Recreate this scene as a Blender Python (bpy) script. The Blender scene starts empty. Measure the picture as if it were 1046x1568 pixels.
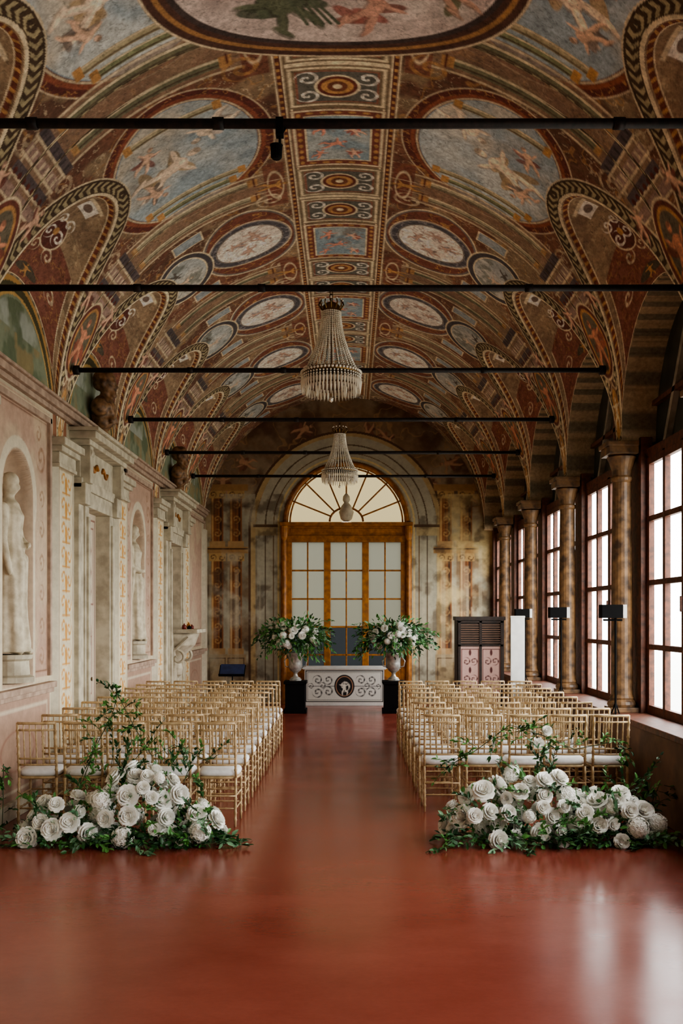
import bpy, bmesh, math, random
import numpy as np
from mathutils import Matrix, Vector
random.seed(3)
rng = np.random.default_rng(5)
S=2.67; W=3.0; ZS=3.71; RZ=2.85; YE=8*S; YB=-S
scene=bpy.context.scene
try: scene.view_settings.look='AgX - Medium High Contrast'
except Exception: pass

def lin(c):
    c=c/255.0
    return c/12.92 if c<=0.04045 else ((c+0.055)/1.055)**2.4
def L(r,g,b): return np.array([lin(r),lin(g),lin(b)],dtype=np.float32)

# ------------------------------------------------------------ materials
def new_mat(name):
    m=bpy.data.materials.new(name); m.use_nodes=True
    nt=m.node_tree; b=nt.nodes['Principled BSDF']
    return m,nt,b
def mat_s(name,c1,c2=None,rough=.5,metal=0,scale=8,bump=0.0,spec=.5,emit=None,trans=0):
    m,nt,b=new_mat(name)
    c1=L(*c1); c2=L(*c2) if c2 else c1*.8
    tc=nt.nodes.new('ShaderNodeTexCoord')
    n=nt.nodes.new('ShaderNodeTexNoise'); n.inputs['Scale'].default_value=scale; n.inputs['Detail'].default_value=4
    nt.links.new(tc.outputs['Object'],n.inputs['Vector'])
    r=nt.nodes.new('ShaderNodeValToRGB')
    r.color_ramp.elements[0].position=.35; r.color_ramp.elements[1].position=.65
    r.color_ramp.elements[0].color=(*[float(x) for x in c1],1); r.color_ramp.elements[1].color=(*[float(x) for x in c2],1)
    nt.links.new(n.outputs['Fac'],r.inputs['Fac']); nt.links.new(r.outputs['Color'],b.inputs['Base Color'])
    b.inputs['Roughness'].default_value=rough; b.inputs['Metallic'].default_value=metal
    b.inputs['Specular IOR Level'].default_value=spec
    if trans: b.inputs['Transmission Weight'].default_value=trans
    if bump:
        bp=nt.nodes.new('ShaderNodeBump'); bp.inputs['Strength'].default_value=bump; bp.inputs['Distance'].default_value=.01
        nt.links.new(n.outputs['Fac'],bp.inputs['Height']); nt.links.new(bp.outputs['Normal'],b.inputs['Normal'])
    return m
def mat_fresco(name,rough=.75,nscale=25,lo=.72,hi=1.15,bump=.15):
    m,nt,b=new_mat(name)
    at=nt.nodes.new('ShaderNodeAttribute'); at.attribute_name='Col'
    tc=nt.nodes.new('ShaderNodeTexCoord')
    n=nt.nodes.new('ShaderNodeTexNoise'); n.inputs['Scale'].default_value=nscale; n.inputs['Detail'].default_value=6; n.inputs['Roughness'].default_value=.65
    nt.links.new(tc.outputs['Object'],n.inputs['Vector'])
    mr=nt.nodes.new('ShaderNodeMapRange'); mr.inputs['From Min'].default_value=.3; mr.inputs['From Max'].default_value=.7
    mr.inputs['To Min'].default_value=lo; mr.inputs['To Max'].default_value=hi
    nt.links.new(n.outputs['Fac'],mr.inputs['Value'])
    mx=nt.nodes.new('ShaderNodeVectorMath'); mx.operation='SCALE'
    nt.links.new(at.outputs['Color'],mx.inputs[0]); nt.links.new(mr.outputs['Result'],mx.inputs['Scale'])
    nt.links.new(mx.outputs['Vector'],b.inputs['Base Color'])
    b.inputs['Roughness'].default_value=rough; b.inputs['Specular IOR Level'].default_value=.25
    bp=nt.nodes.new('ShaderNodeBump'); bp.inputs['Strength'].default_value=bump; bp.inputs['Distance'].default_value=.006
    nt.links.new(n.outputs['Fac'],bp.inputs['Height']); nt.links.new(bp.outputs['Normal'],b.inputs['Normal'])
    return m

M_fresco=mat_fresco('fresco_vault',lo=.66,hi=1.2); M_wallp=mat_fresco('painted_plaster',nscale=9,lo=.82,hi=1.1)
M_panelp=mat_fresco('painted_panel',rough=.45,nscale=40,lo=.9,hi=1.05,bump=.05)
M_stone=mat_s('pale_stone',(200,191,168),(164,153,132),rough=.7,scale=7,bump=.2)
M_pink=mat_s('pink_plaster_trim',(182,158,138),(152,128,110),rough=.75,scale=9,bump=.2)
M_statue=mat_s('statue_plaster',(216,205,180),(182,169,144),rough=.7,scale=12,bump=.2)
M_bust=mat_s('bust_terracotta_bronze',(152,114,78),(84,62,44),rough=.55,scale=14,bump=.3)
M_iron=mat_s('iron_rod',(24,21,20),(44,34,30),rough=.6,metal=.4,scale=30)
M_black=mat_s('black_matte',(12,12,13),(17,17,18),rough=.8,spec=.15)
M_white=mat_s('white_painted',(226,226,222),(214,214,210),rough=.5)
M_wood=mat_s('window_wood',(112,64,44),(70,42,30),rough=.55,scale=20,bump=.2)
M_col=mat_s('column_painted_marble',(142,108,72),(70,52,38),rough=.5,scale=9,bump=.1)
M_gold=mat_s('gilded_ochre_wood',(178,114,40),(130,80,28),rough=.5,scale=10,bump=.1)
M_chair=mat_s('champagne_gold_wood',(206,180,140),(172,144,104),rough=.35,metal=.1,scale=20)
M_cush=mat_s('ivory_cushion',(240,240,239),(228,228,228),rough=.85,scale=30,bump=.1)
M_crys=mat_s('crystal_beads',(236,228,210),(200,190,168),rough=.12,spec=.9)
M_brass=mat_s('aged_brass',(120,90,48),(80,60,34),rough=.4,metal=.8)
M_petal=mat_s('white_petals',(253,252,247),(247,246,236),rough=.7,scale=30)
M_leafd=mat_s('dark_leaves',(44,92,42),(28,64,32),rough=.5,scale=12)
M_leafl=mat_s('fresh_leaves',(96,152,74),(66,118,56),rough=.5,scale=12)
M_leafg=mat_s('sage_leaves',(122,162,122),(86,130,94),rough=.6,scale=12)
M_stem=mat_s('stems',(70,84,44),(58,66,40),rough=.6)
M_silver=mat_s('silvered_urn',(198,194,186),(150,148,142),rough=.35,metal=.5,scale=18)
M_timber=mat_s('timber_brace',(160,152,136),(120,114,102),rough=.7)
M_darkpanel=mat_s('dark_lunette_boards',(64,68,60),(42,44,40),rough=.5,scale=5)
M_parapet=mat_s('parapet_plaster',(128,100,82),(100,80,68),rough=.8,scale=4,bump=.2)
M_blue=mat_s('blue_cloth',(36,48,86),(26,36,66),rough=.7)
M_red=mat_s('red_pot',(130,40,30),(90,30,24),rough=.5)

def mat_glass(name,tint,fac,trl=None):
    m=bpy.data.materials.new(name); m.use_nodes=True; nt=m.node_tree
    for n in list(nt.nodes):
        if n.type!='OUTPUT_MATERIAL': nt.nodes.remove(n)
    out=[n for n in nt.nodes if n.type=='OUTPUT_MATERIAL'][0]
    tr=nt.nodes.new('ShaderNodeBsdfTransparent'); tr.inputs['Color'].default_value=(*[float(x) for x in L(*tint)],1)
    if trl:
        a=nt.nodes.new('ShaderNodeBsdfTranslucent'); a.inputs['Color'].default_value=(*[float(x) for x in L(*trl)],1)
    else:
        a=nt.nodes.new('ShaderNodeBsdfGlossy'); a.inputs['Roughness'].default_value=.03
    mx=nt.nodes.new('ShaderNodeMixShader')
    tc=nt.nodes.new('ShaderNodeTexCoord'); n=nt.nodes.new('ShaderNodeTexNoise'); n.inputs['Scale'].default_value=1.6
    nt.links.new(tc.outputs['Object'],n.inputs['Vector'])
    mr=nt.nodes.new('ShaderNodeMapRange'); mr.inputs['To Min'].default_value=max(0,fac-.15 if trl else fac-.04); mr.inputs['To Max'].default_value=min(1,fac+.15 if trl else fac+.04)
    nt.links.new(n.outputs['Fac'],mr.inputs['Value']); nt.links.new(mr.outputs['Result'],mx.inputs['Fac'])
    nt.links.new(tr.outputs[0],mx.inputs[1]); nt.links.new(a.outputs[0],mx.inputs[2]); nt.links.new(mx.outputs[0],out.inputs['Surface'])
    return m
M_glass=mat_glass('window_glass',(250,252,252),.05)
M_pane=mat_glass('curtained_glass',(118,119,114),.6,(124,122,114))
M_paneb=mat_glass('dusky_lower_glass',(80,82,84),.6,(78,80,82))
M_panec=mat_glass('cream_fanlight_glass',(76,69,52),.7,(84,76,56))

# floor material
def mat_floor():
    m,nt,b=new_mat('red_polished_cotto_floor')
    tc=nt.nodes.new('ShaderNodeTexCoord')
    n1=nt.nodes.new('ShaderNodeTexNoise'); n1.inputs['Scale'].default_value=.9; n1.inputs['Detail'].default_value=8; n1.inputs['Roughness'].default_value=.6
    n2=nt.nodes.new('ShaderNodeTexNoise'); n2.inputs['Scale'].default_value=22; n2.inputs['Detail'].default_value=10; n2.inputs['Roughness'].default_value=.8
    mp=nt.nodes.new('ShaderNodeMapping'); mp.inputs['Scale'].default_value=(1,1.6,1)
    nt.links.new(tc.outputs['Object'],mp.inputs['Vector'])
    for n in(n1,n2): nt.links.new(mp.outputs['Vector'],n.inputs['Vector'])
    r=nt.nodes.new('ShaderNodeValToRGB'); e=r.color_ramp.elements
    e[0].position=.25; e[0].color=(*[float(x) for x in L(122,56,45)],1)
    e[1].position=.75; e[1].color=(*[float(x) for x in L(144,74,60)],1)
    nt.links.new(n1.outputs['Fac'],r.inputs['Fac'])
    mx=nt.nodes.new('ShaderNodeMix'); mx.data_type='RGBA'; mx.blend_type='MULTIPLY'; mx.inputs['Factor'].default_value=.3
    r2=nt.nodes.new('ShaderNodeValToRGB'); r2.color_ramp.elements[0].position=.3; r2.color_ramp.elements[0].color=(.6,.55,.55,1); r2.color_ramp.elements[1].position=.65
    nt.links.new(n2.outputs['Fac'],r2.inputs['Fac'])
    nt.links.new(r.outputs['Color'],mx.inputs['A']); nt.links.new(r2.outputs['Color'],mx.inputs['B'])
    nt.links.new(mx.outputs['Result'],b.inputs['Base Color'])
    mr=nt.nodes.new('ShaderNodeMapRange'); mr.inputs['From Min'].default_value=.3; mr.inputs['From Max'].default_value=.7
    mr.inputs['To Min'].default_value=.17; mr.inputs['To Max'].default_value=.26
    nt.links.new(n1.outputs['Fac'],mr.inputs['Value']); nt.links.new(mr.outputs['Result'],b.inputs['Roughness'])
    b.inputs['Specular IOR Level'].default_value=.55
    bp=nt.nodes.new('ShaderNodeBump'); bp.inputs['Strength'].default_value=.05; bp.inputs['Distance'].default_value=.003
    nt.links.new(n2.outputs['Fac'],bp.inputs['Height']); nt.links.new(bp.outputs['Normal'],b.inputs['Normal'])
    return m
M_floor=mat_floor()

# ------------------------------------------------------------ mesh accumulators
def link(o,parent=None):
    scene.collection.objects.link(o)
    if parent: o.parent=parent
    return o
def empty(name,loc=(0,0,0)):
    e=bpy.data.objects.new(name,None); e.location=loc; e.empty_display_size=.1; scene.collection.objects.link(e); return e
class Acc:
    def __init__(s): s.v=[]; s.f=[]; s.m=[]
    def add(s,verts,faces,mi=0,M=None):
        b=len(s.v)
        if M is not None: verts=[tuple(M@Vector(v)) for v in verts]
        s.v.extend(verts); s.f.extend([tuple(i+b for i in f) for f in faces]); s.m.extend([mi]*len(faces))
    def box(s,x0,x1,y0,y1,z0,z1,mi=0,M=None):
        v=[(x0,y0,z0),(x1,y0,z0),(x1,y1,z0),(x0,y1,z0),(x0,y0,z1),(x1,y0,z1),(x1,y1,z1),(x0,y1,z1)]
        s.add(v,[(0,3,2,1),(4,5,6,7),(0,1,5,4),(1,2,6,5),(2,3,7,6),(3,0,4,7)],mi,M)
    def tube(s,pts,rad,seg=6,mi=0):
        pts=[Vector(p) for p in pts]; n=len(pts)
        if not hasattr(rad,'__len__'): rad=[rad]*n
        vs=[];fs=[]
        prev=None
        for i,p in enumerate(pts):
            d=(pts[min(i+1,n-1)]-pts[max(i-1,0)]).normalized()
            ref=Vector((0,0,1)) if abs(d.z)<.9 else Vector((1,0,0))
            if prev is not None: ref=prev
            a=d.cross(ref).normalized(); b=a.cross(d).normalized(); prev=b
            for k in range(seg):
                t=2*math.pi*k/seg; vs.append(tuple(p+a*math.cos(t)*rad[i]+b*math.sin(t)*rad[i]))
        for i in range(n-1):
            for k in range(seg):
                k2=(k+1)%seg; fs.append((i*seg+k,i*seg+k2,(i+1)*seg+k2,(i+1)*seg+k))
        fs.append(tuple(range(seg-1,-1,-1))); fs.append(tuple((n-1)*seg+k for k in range(seg)))
        s.add(vs,fs,mi)
    def turned(s,p0,p1,r,rings,seg=6,mi=0):
        p0=Vector(p0);p1=Vector(p1); pts=[p0];rad=[r*.85]
        for i in range(1,rings+1):
            t=i/(rings+1); e=.012/max((p1-p0).length,.01)
            for dt,rr in((-e,.9),(0,1.3),(e,.9)): pts.append(p0.lerp(p1,t+dt)); rad.append(r*rr)
        pts.append(p1); rad.append(r*.85)
        s.tube(pts,rad,seg,mi)
    def lathe(s,prof,org=(0,0,0),seg=16,mi=0,a0=0,a1=2*math.pi,rip=None,sx=1,sy=1):
        full=abs(a1-a0-2*math.pi)<1e-6; nn=seg if full else seg+1
        vs=[];fs=[]
        for j,(r,z) in enumerate(prof):
            for k in range(nn):
                t=a0+(a1-a0)*k/seg; rr=r*(1+(rip(t,z) if rip else 0))
                vs.append((org[0]+rr*math.cos(t)*sx,org[1]+rr*math.sin(t)*sy,org[2]+z))
        for j in range(len(prof)-1):
            for k in range(nn if full else nn-1):
                k2=(k+1)%nn; fs.append((j*nn+k,j*nn+k2,(j+1)*nn+k2,(j+1)*nn+k))
        fs.append(tuple(range(nn-1,-1,-1))); fs.append(tuple((len(prof)-1)*nn+k for k in range(nn)))
        s.add(vs,fs,mi)
    def mesh(s,name,mats,smooth=True):
        me=bpy.data.meshes.new(name); me.from_pydata(s.v,[],s.f)
        for m in mats: me.materials.append(m)
        me.polygons.foreach_set('material_index',s.m)
        if smooth: 
            me.polygons.foreach_set('use_smooth',[True]*len(s.f))
        me.update(); return me
    def obj(s,name,mats,parent=None,smooth=False,loc=None,bevel=0):
        o=bpy.data.objects.new(name,s.mesh(name,mats,smooth)); link(o,parent)
        if loc: o.location=loc
        if bevel:
            b=o.modifiers.new('bevel','BEVEL'); b.width=bevel; b.segments=2; b.limit_method='ANGLE'
        return o
def ico(sub=1):
    bm=bmesh.new(); bmesh.ops.create_icosphere(bm,subdivisions=sub,radius=1)
    v=[tuple(x.co) for x in bm.verts]; f=[tuple(x.index for x in fc.verts) for fc in bm.faces]; bm.free(); return v,f
ICO1=ico(1); ICO2=ico(2)

def grid_obj(name,P,C,mat,mask=None,parent=None):
    nu,nv=P.shape[:2]
    me=bpy.data.meshes.new(name)
    me.vertices.add(nu*nv); me.vertices.foreach_set('co',P.astype(np.float32).ravel())
    idx=np.arange(nu*nv,dtype=np.int32).reshape(nu,nv)
    q=np.stack([idx[:-1,:-1],idx[1:,:-1],idx[1:,1:],idx[:-1,1:]],-1)
    q=q[mask] if mask is not None else q.reshape(-1,4)
    nf=len(q)
    me.loops.add(nf*4); me.loops.foreach_set('vertex_index',q.ravel())
    me.polygons.add(nf); me.polygons.foreach_set('loop_start',np.arange(0,nf*4,4,dtype=np.int32))
    me.polygons.foreach_set('use_smooth',np.ones(nf,dtype=bool))
    me.update(calc_edges=True)
    ca=me.color_attributes.new('Col','FLOAT_COLOR','POINT')
    cc=np.ones((nu*nv,4),dtype=np.float32); cc[:,:3]=C.reshape(-1,3)
    ca.data.foreach_set('color',cc.ravel())
    me.materials.append(mat)
    o=bpy.data.objects.new(name,me); link(o,parent); return o

# ------------------------------------------------------------ procedural painting
TAB=rng.random((256,256)).astype(np.float32)
def vn(x,y,seed=0):
    x=x+seed*17.3; y=y+seed*9.1
    xi=np.floor(x).astype(np.int32); yi=np.floor(y).astype(np.int32)
    fx=x-xi; fy=y-yi; fx=fx*fx*(3-2*fx); fy=fy*fy*(3-2*fy)
    a=TAB[xi&255,yi&255]; b=TAB[(xi+1)&255,yi&255]; c=TAB[xi&255,(yi+1)&255]; d=TAB[(xi+1)&255,(yi+1)&255]
    return (a*(1-fx)+b*fx)*(1-fy)+(c*(1-fx)+d*fx)*fy
def fbm(x,y,f=1,o=4,seed=0):
    r=0;a=.5;t=0
    for i in range(o):
        r=r+a*vn(x*f,y*f,seed+i); t+=a; a*=.5; f*=2.03
    return r/t
def ss(a,b,x): 
    t=np.clip((x-a)/(b-a),0,1); return t*t*(3-2*t)
class Cv:
    def __init__(s,u,v,soft=.012):
        s.u=np.asarray(u,dtype=np.float32); s.v=np.asarray(v,dtype=np.float32)
        s.C=np.zeros((len(u),len(v),3),dtype=np.float32); s.soft=soft
    def all(s): return np.meshgrid(s.u,s.v,indexing='ij')
    def win(s,u0,u1,v0,v1):
        i0,i1=np.searchsorted(s.u,[u0,u1]); j0,j1=np.searchsorted(s.v,[v0,v1])
        if i1<=i0 or j1<=j0: return None
        U,V=np.meshgrid(s.u[i0:i1],s.v[j0:j1],indexing='ij'); return (slice(i0,i1),slice(j0,j1)),U,V
    def bl(s,sl,m,col):
        m=np.clip(m,0,1)[...,None]; s.C[sl]=s.C[sl]*(1-m)+col*m
    def rect(s,u0,u1,v0,v1,col,op=1):
        w=s.win(u0-.02,u1+.02,v0-.02,v1+.02)
        if not w: return
        sl,U,V=w; d=np.minimum(np.minimum(U-u0,u1-U),np.minimum(V-v0,v1-V))
        s.bl(sl,np.clip(d/s.soft+.5,0,1)*op,col)
    def frame(s,u0,u1,v0,v1,t,col,op=1):
        s.rect(u0,u1,v0,v0+t,col,op); s.rect(u0,u1,v1-t,v1,col,op); s.rect(u0,u0+t,v0,v1,col,op); s.rect(u1-t,u1,v0,v1,col,op)
    def ell(s,uc,vc,ru,rv,col,rot=0,op=1,t=None):
        R=max(ru,rv)+.03
        w=s.win(uc-R,uc+R,vc-R,vc+R)
        if not w: return
        sl,U,V=w; a=U-uc;b=V-vc
        if rot: c,n=math.cos(rot),math.sin(rot); a,b=a*c+b*n,-a*n+b*c
        q=np.sqrt((a/ru)**2+(b/rv)**2); mr=min(ru,rv)
        m=np.clip((1-q)*mr/s.soft+.5,0,1)
        if t: m=m*np.clip((q-1)*mr/s.soft+t/s.soft+.5,0,1)
        s.bl(sl,m*op,col)
    def line(s,u0,v0,u1,v1,w,col,op=1):
        W_=s.win(min(u0,u1)-w-.02,max(u0,u1)+w+.02,min(v0,v1)-w-.02,max(v0,v1)+w+.02)
        if not W_: return
        sl,U,V=W_; dx,dy=u1-u0,v1-v0; L2=dx*dx+dy*dy+1e-9
        t=np.clip(((U-u0)*dx+(V-v0)*dy)/L2,0,1); d=np.hypot(U-u0-t*dx,V-v0-t*dy)
        s.bl(sl,np.clip((w-d)/s.soft+.5,0,1)*op,col)
    def scroll(s,uc,vc,R,col,dr=1,op=.9,turn=11,ph=0):
        w=s.win(uc-R,uc+R,vc-R,vc+R)
        if not w: return
        sl,U,V=w; r=np.hypot(U-uc,V-vc); th=np.arctan2(V-vc,U-uc)*dr
        m=ss(.15,.5,np.cos(th+turn*r/R+ph))*ss(R,R*.85,r)*(.75+.25*np.cos(5*th))
        s.bl(sl,m*op,col)
    def sketch(s,u0,u1,v0,v1,col,f=9,th=.03,op=.7,seed=0,mask=None):
        w=s.win(u0,u1,v0,v1)
        if not w: return
        sl,U,V=w; n=fbm(U,V,f,3,seed); m=ss(th,th*.3,np.abs(n-.5))*op
        if mask is not None: m=m*mask(U,V)
        s.bl(sl,m,col)
    def blot(s,u0,u1,v0,v1,col,f=4,lo=.5,hi=.6,op=.7,seed=0,mask=None):
        w=s.win(u0,u1,v0,v1)
        if not w: return
        sl,U,V=w; n=fbm(U,V,f,5,seed); m=ss(lo,hi,n)*op
        if mask is not None: m=m*mask(U,V)
        s.bl(sl,m,col)
    def fig(s,u,v,k,rot,col,drape=None,seed=0):
        rd=random.Random(seed)
        c,n=math.cos(rot),math.sin(rot)
        def P(a,b): return u+(a*c-b*n)*k, v+(a*n+b*c)*k
        if drape is not None:
            for i in range(4):
                p=P(rd.uniform(-.25,.25),rd.uniform(-.45,.1)); s.ell(p[0],p[1],.28*k,.1*k,drape*(.7+.2*i),rot+rd.uniform(-1,1),.9)
        dk=col*.5
        parts=[(0,0,.12,.22,0),(0,.12,.16,.09,0),(0,-.16,.13,.1,0),(.02,.36,.075,.095,0)]
        a=rd.uniform(.2,.9); parts+=[(-.12,-.36,.06,.22,-a*.5),(.13,-.34,.06,.22,a),(.24,-.52,.04,.17,-a*.3),(-.17,-.58,.04,.15,.1)]
        a=rd.uniform(.6,1.5); parts+=[(-.24,.12,.04,.17,a),(.24,.14,.04,.17,-a)]
        for (x,y,ru,rv,r) in parts:
            p=P(x+.03,y-.02); s.ell(p[0],p[1],ru*k*1.08,rv*k*1.05,dk,rot+r,.6)
        for (x,y,ru,rv,r) in parts:
            p=P(x,y); s.ell(p[0],p[1],ru*k,rv*k,col,rot+r,.95)
            p=P(x-.02,y+.02); s.ell(p[0],p[1],ru*k*.5,rv*k*.6,np.minimum(col*1.25,1),rot+r,.6)
        p=P(.02,.41); s.ell(p[0],p[1],.08*k,.05*k,dk,rot,.9)

CREAM=L(222,204,168); RUST=L(150,84,58); DRED=L(104,50,40); BROWN=L(86,62,46); OCH=L(194,144,84); SKY=L(156,172,178); SKY2=L(198,202,196)
GREY=L(112,104,100); DGREY=L(64,58,58); SAGE=L(124,122,94); SKIN=L(222,184,154); PINK=L(186,110,96); ORANGE=L(172,98,56); OLIVE=L(92,84,56); WHITE=L(236,228,212)

def vault_geo(a,y):
    phi=a/4.58*math.pi/2
    X=W*np.sin(phi); Zb=RZ*np.cos(phi)
    v=y-(np.floor(y/S)+.5)*S
    w=1.22; t=np.clip((W-np.abs(X))/.9,0,1)
    Ah=1.3+.735*(1-(1-t)**2)
    Zp=Ah*np.sqrt(np.clip(1-(v/w)**2,0,1))
    return X,Zb,Zp,v

def paint_vault(av,yv,soft):
    c=Cv(av,yv,soft); A,Y=c.all()
    X,Zb,Zp,v=vault_geo(A,Y)
    n=fbm(A,Y,1.3,4,1); n2=fbm(A,Y,6,4,5)
    c.C[:]=L(110,78,60); full=(slice(None),slice(None))
    c.bl(full,ss(.35,.65,n)*.8,L(142,94,70)); c.bl(full,ss(.5,.7,n2)*.4,L(110,60,46))
    c.bl(full,ss(.48,.62,fbm(A,Y,2.4,4,61))*.6,L(166,146,114))
    r=np.abs(fbm(A,Y,3.5,3,9)-.5); c.bl(full,ss(.022,.006,r)*.5,OCH)
    r=np.abs(fbm(A,Y,8.0,3,12)-.48); c.bl(full,ss(.02,.006,r)*.45,CREAM)
    for b in range(-1,8):
        yc=(b+.5)*S; y0=b*S
        for sg in(-1,1):
            def R(a0,a1,v0,v1,col,op=1): c.rect(min(sg*a0,sg*a1),max(sg*a0,sg*a1),v0,v1,col,op)
            def F(a0,a1,v0,v1,t,col,op=1): c.frame(min(sg*a0,sg*a1),max(sg*a0,sg*a1),v0,v1,t,col,op)
            sd=b*7+sg*3+50; rd=random.Random(sd)
            yy=y0
            R(.75,3.0,yy-.34,yy+.34,L(150,122,98),.7)
            R(.75,3.0,yy-.33,yy-.30,CREAM,.7); R(.75,3.0,yy+.30,yy+.33,CREAM,.7)
            for k in(-.18,.18):
                R(.95,2.35,yy+k-.066,yy+k+.066,SAGE if b%2 else L(168,158,128)); R(.95,2.35,yy+k-.062,yy+k-.028,CREAM,.8); R(.95,2.35,yy+k+.02,yy+k+.045,BROWN,.7)
                R(.85,.96,yy+k-.08,yy+k+.08,OCH,.8); R(.88,.90,yy+k-.1,yy+k+.1,DRED); R(2.3,2.37,yy+k-.08,yy+k+.08,OCH,.7)
            for q in range(4):
                a0=2.42+q*.17; R(a0,a0+.1,yy-.36,yy+.36,L(158,130,116) if q%2 else L(96,84,84)); R(a0+.1,a0+.125,yy-.38,yy+.38,CREAM,.8)
            for q in range(7):
                R(2.44,2.52,yy-.33+q*.1,yy-.30+q*.1,DGREY,.8); R(2.6,2.68,yy-.33+q*.1,yy-.29+q*.1,CREAM,.6); c.ell(sg*2.84,yy-.3+q*.1,.03,.03,DRED)
            R(.56,.78,yy-.5,yy+.5,L(132,74,56),.8); c.ell(sg*.67,yy,.09,.34,CREAM,0,.8,.015); c.fig(sg*.67,yy,.28,sg*1.57,OCH,None,sd)
            if b<=3:
                vc=yc+.16; uc=sg*1.5; ru,rv=.74,.97
                c.ell(uc,vc,ru+.17,rv+.17,L(110,56,46)); c.ell(uc,vc,ru+.17,rv+.17,CREAM,0,.8,.015)
                c.sketch(uc-1,uc+1,vc-1.2,vc+1.2,OCH,11,.04,.6,sd+2,lambda U,V:(((U-uc)/(ru+.16))**2+((V-vc)/(rv+.16))**2<1))
                c.ell(uc,vc,ru+.08,rv+.08,RUST,0,1,.04); c.ell(uc,vc,ru+.03,rv+.03,CREAM,0,.8,.02)
                c.ell(uc,vc,ru,rv,SKY)
                em=lambda U,V:(((U-uc)/ru)**2+((V-vc)/rv)**2<.97)
                c.blot(uc-ru,uc+ru,vc-rv,vc+rv,SKY2,1.6,.4,.7,.9,sd,em)
                c.blot(uc-ru,uc+ru,vc-rv,vc+rv,L(136,150,158),2.2,.5,.75,.5,sd+4,em)
                c.blot(uc-ru,uc+ru,vc-rv,vc+rv,L(206,190,162),1.2,.5,.75,.7,sd+7,em)
                for k,cc in((.60,L(176,164,128)),(.75,L(138,142,104)),(-.72,L(172,160,126))):
                    h=ru*math.sqrt(max(0,1-(k/rv)**2))*.97
                    c.rect(uc-h,uc+h,vc+k-.05,vc+k+.05,cc); c.rect(uc-h,uc+h,vc+k+.02,vc+k+.042,BROWN,.7); c.rect(uc-h,uc+h,vc+k-.045,vc+k-.025,CREAM,.8)
                    for e in(-h,h-.08): c.rect(uc+e,uc+e+.08,vc+k-.07,vc+k+.07,OCH)
                c.fig(uc+sg*.1,vc-.0,.68,sg*1.9,L(234,210,182),L(176,150,112),sd)
                c.fig(uc-sg*.3,vc-.38,.48,-sg*.9,L(230,210,184),L(184,170,156),sd+1)
                c.fig(uc+sg*.36,vc+.28,.36,sg*.6,SKIN,L(130,116,106),sd+2)
                c.fig(uc+sg*.3,vc-.42,.32,sg*2.6,SKIN,L(150,100,90),sd+6)
                for dv in(-1,1):
                    c.scroll(sg*.78,yc+dv*.98,.2,OCH,dv*sg,.7); c.scroll(sg*2.6,yc+dv*.9,.18,CREAM,dv,.5)
            else:
                uc=sg*1.1
                c.ell(uc,yc,.6,.9,L(124,114,108)); c.ell(uc,yc,.6,.9,CREAM,0,.9,.02); c.ell(uc,yc,.55,.84,L(132,78,60))
                c.sketch(uc-.6,uc+.6,yc-.85,yc+.85,OCH,8,.04,.8,sd,lambda U,V:(((U-uc)/.54)**2+((V-yc)/.82)**2<1))
                c.ell(uc,yc,.53,.6,CREAM,0,.9,.02)
                c.ell(uc,yc,.51,.57,L(92,88,92)); c.ell(uc,yc,.51,.57,L(166,158,154),0,.8,.015)
                c.sketch(uc-.5,uc+.5,yc-.6,yc+.6,L(166,160,158),9,.04,.6,sd+3,lambda U,V:(((U-uc)/.5)**2+((V-yc)/.56)**2<1))
                c.ell(uc,yc,.42,.47,WHITE)
                em=lambda U,V:(((U-uc)/.4)**2+((V-yc)/.45)**2<1)
                c.blot(uc-.5,uc+.5,yc-.5,yc+.5,L(214,200,184),4,.5,.62,.6,sd+6,em)
                c.sketch(uc-.5,uc+.5,yc-.5,yc+.5,L(172,134,114),9,.03,.6,sd+5,em)
                for i in range(4): c.fig(uc+.2*math.cos(i*1.7)*.9,yc+.24*math.sin(i*1.7),.24,i*1.3+sg,L(196,160,138),L(176,148,136) if i%2 else L(156,148,150),sd+i)
                c.ell(uc,yc,.42,.47,BROWN,0,.9,.015)
                uc2=sg*1.98
                c.ell(uc2,yc,.42,.62,CREAM); c.ell(uc2,yc,.40,.59,L(84,78,80)); c.ell(uc2,yc,.33,.5,CREAM); c.ell(uc2,yc,.31,.48,L(166,170,166))
                em2=lambda U,V:(((U-uc2)/.3)**2+((V-yc)/.47)**2<1)
                c.blot(uc2-.4,uc2+.4,yc-.5,yc+.5,L(194,190,178),2.5,.45,.6,.8,sd+8,em2)
                c.blot(uc2-.4,uc2+.4,yc-.5,yc+.5,L(96,102,88),5,.58,.66,.6,sd+9,em2)
                c.fig(uc2,yc+.1,.26,sg*1.4,L(206,182,156),None,sd+4); c.fig(uc2+.08*sg,yc-.2,.2,-.4,L(96,88,78),None,sd+5)
                for dv in(-1,1):
                    R(1.6,1.95,yc+dv*.8-.1,yc+dv*.8+.1,SKY,.8); F(1.58,1.97,yc+dv*.8-.12,yc+dv*.8+.12,.018,CREAM)
                    c.scroll(sg*.75,yc+dv*1.0,.18,CREAM,dv*sg,.7)
    # penetrations
    D=Zp-Zb; ga,gy=np.gradient(D,c.u,c.v); g=np.sqrt(ga**2+gy**2)+.05
    d=D/g
    inside=ss(0,.012,d); AV=np.abs(v); AA=np.abs(A)
    c.bl(full,inside,L(160,134,104)); c.bl(full,inside*ss(.45,.6,n2)*.5,L(128,102,80))
    c.bl(full,inside*ss(.03,.008,np.abs(fbm(A,Y,7,3,77)-.5))*.5,L(188,170,134))
    c.bl(full,ss(-.16,-.155,d)*ss(.005,0,d),L(82,64,46))
    lf=np.sin((AA*.8+AV)*52+np.abs(d+.085)*70)
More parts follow.
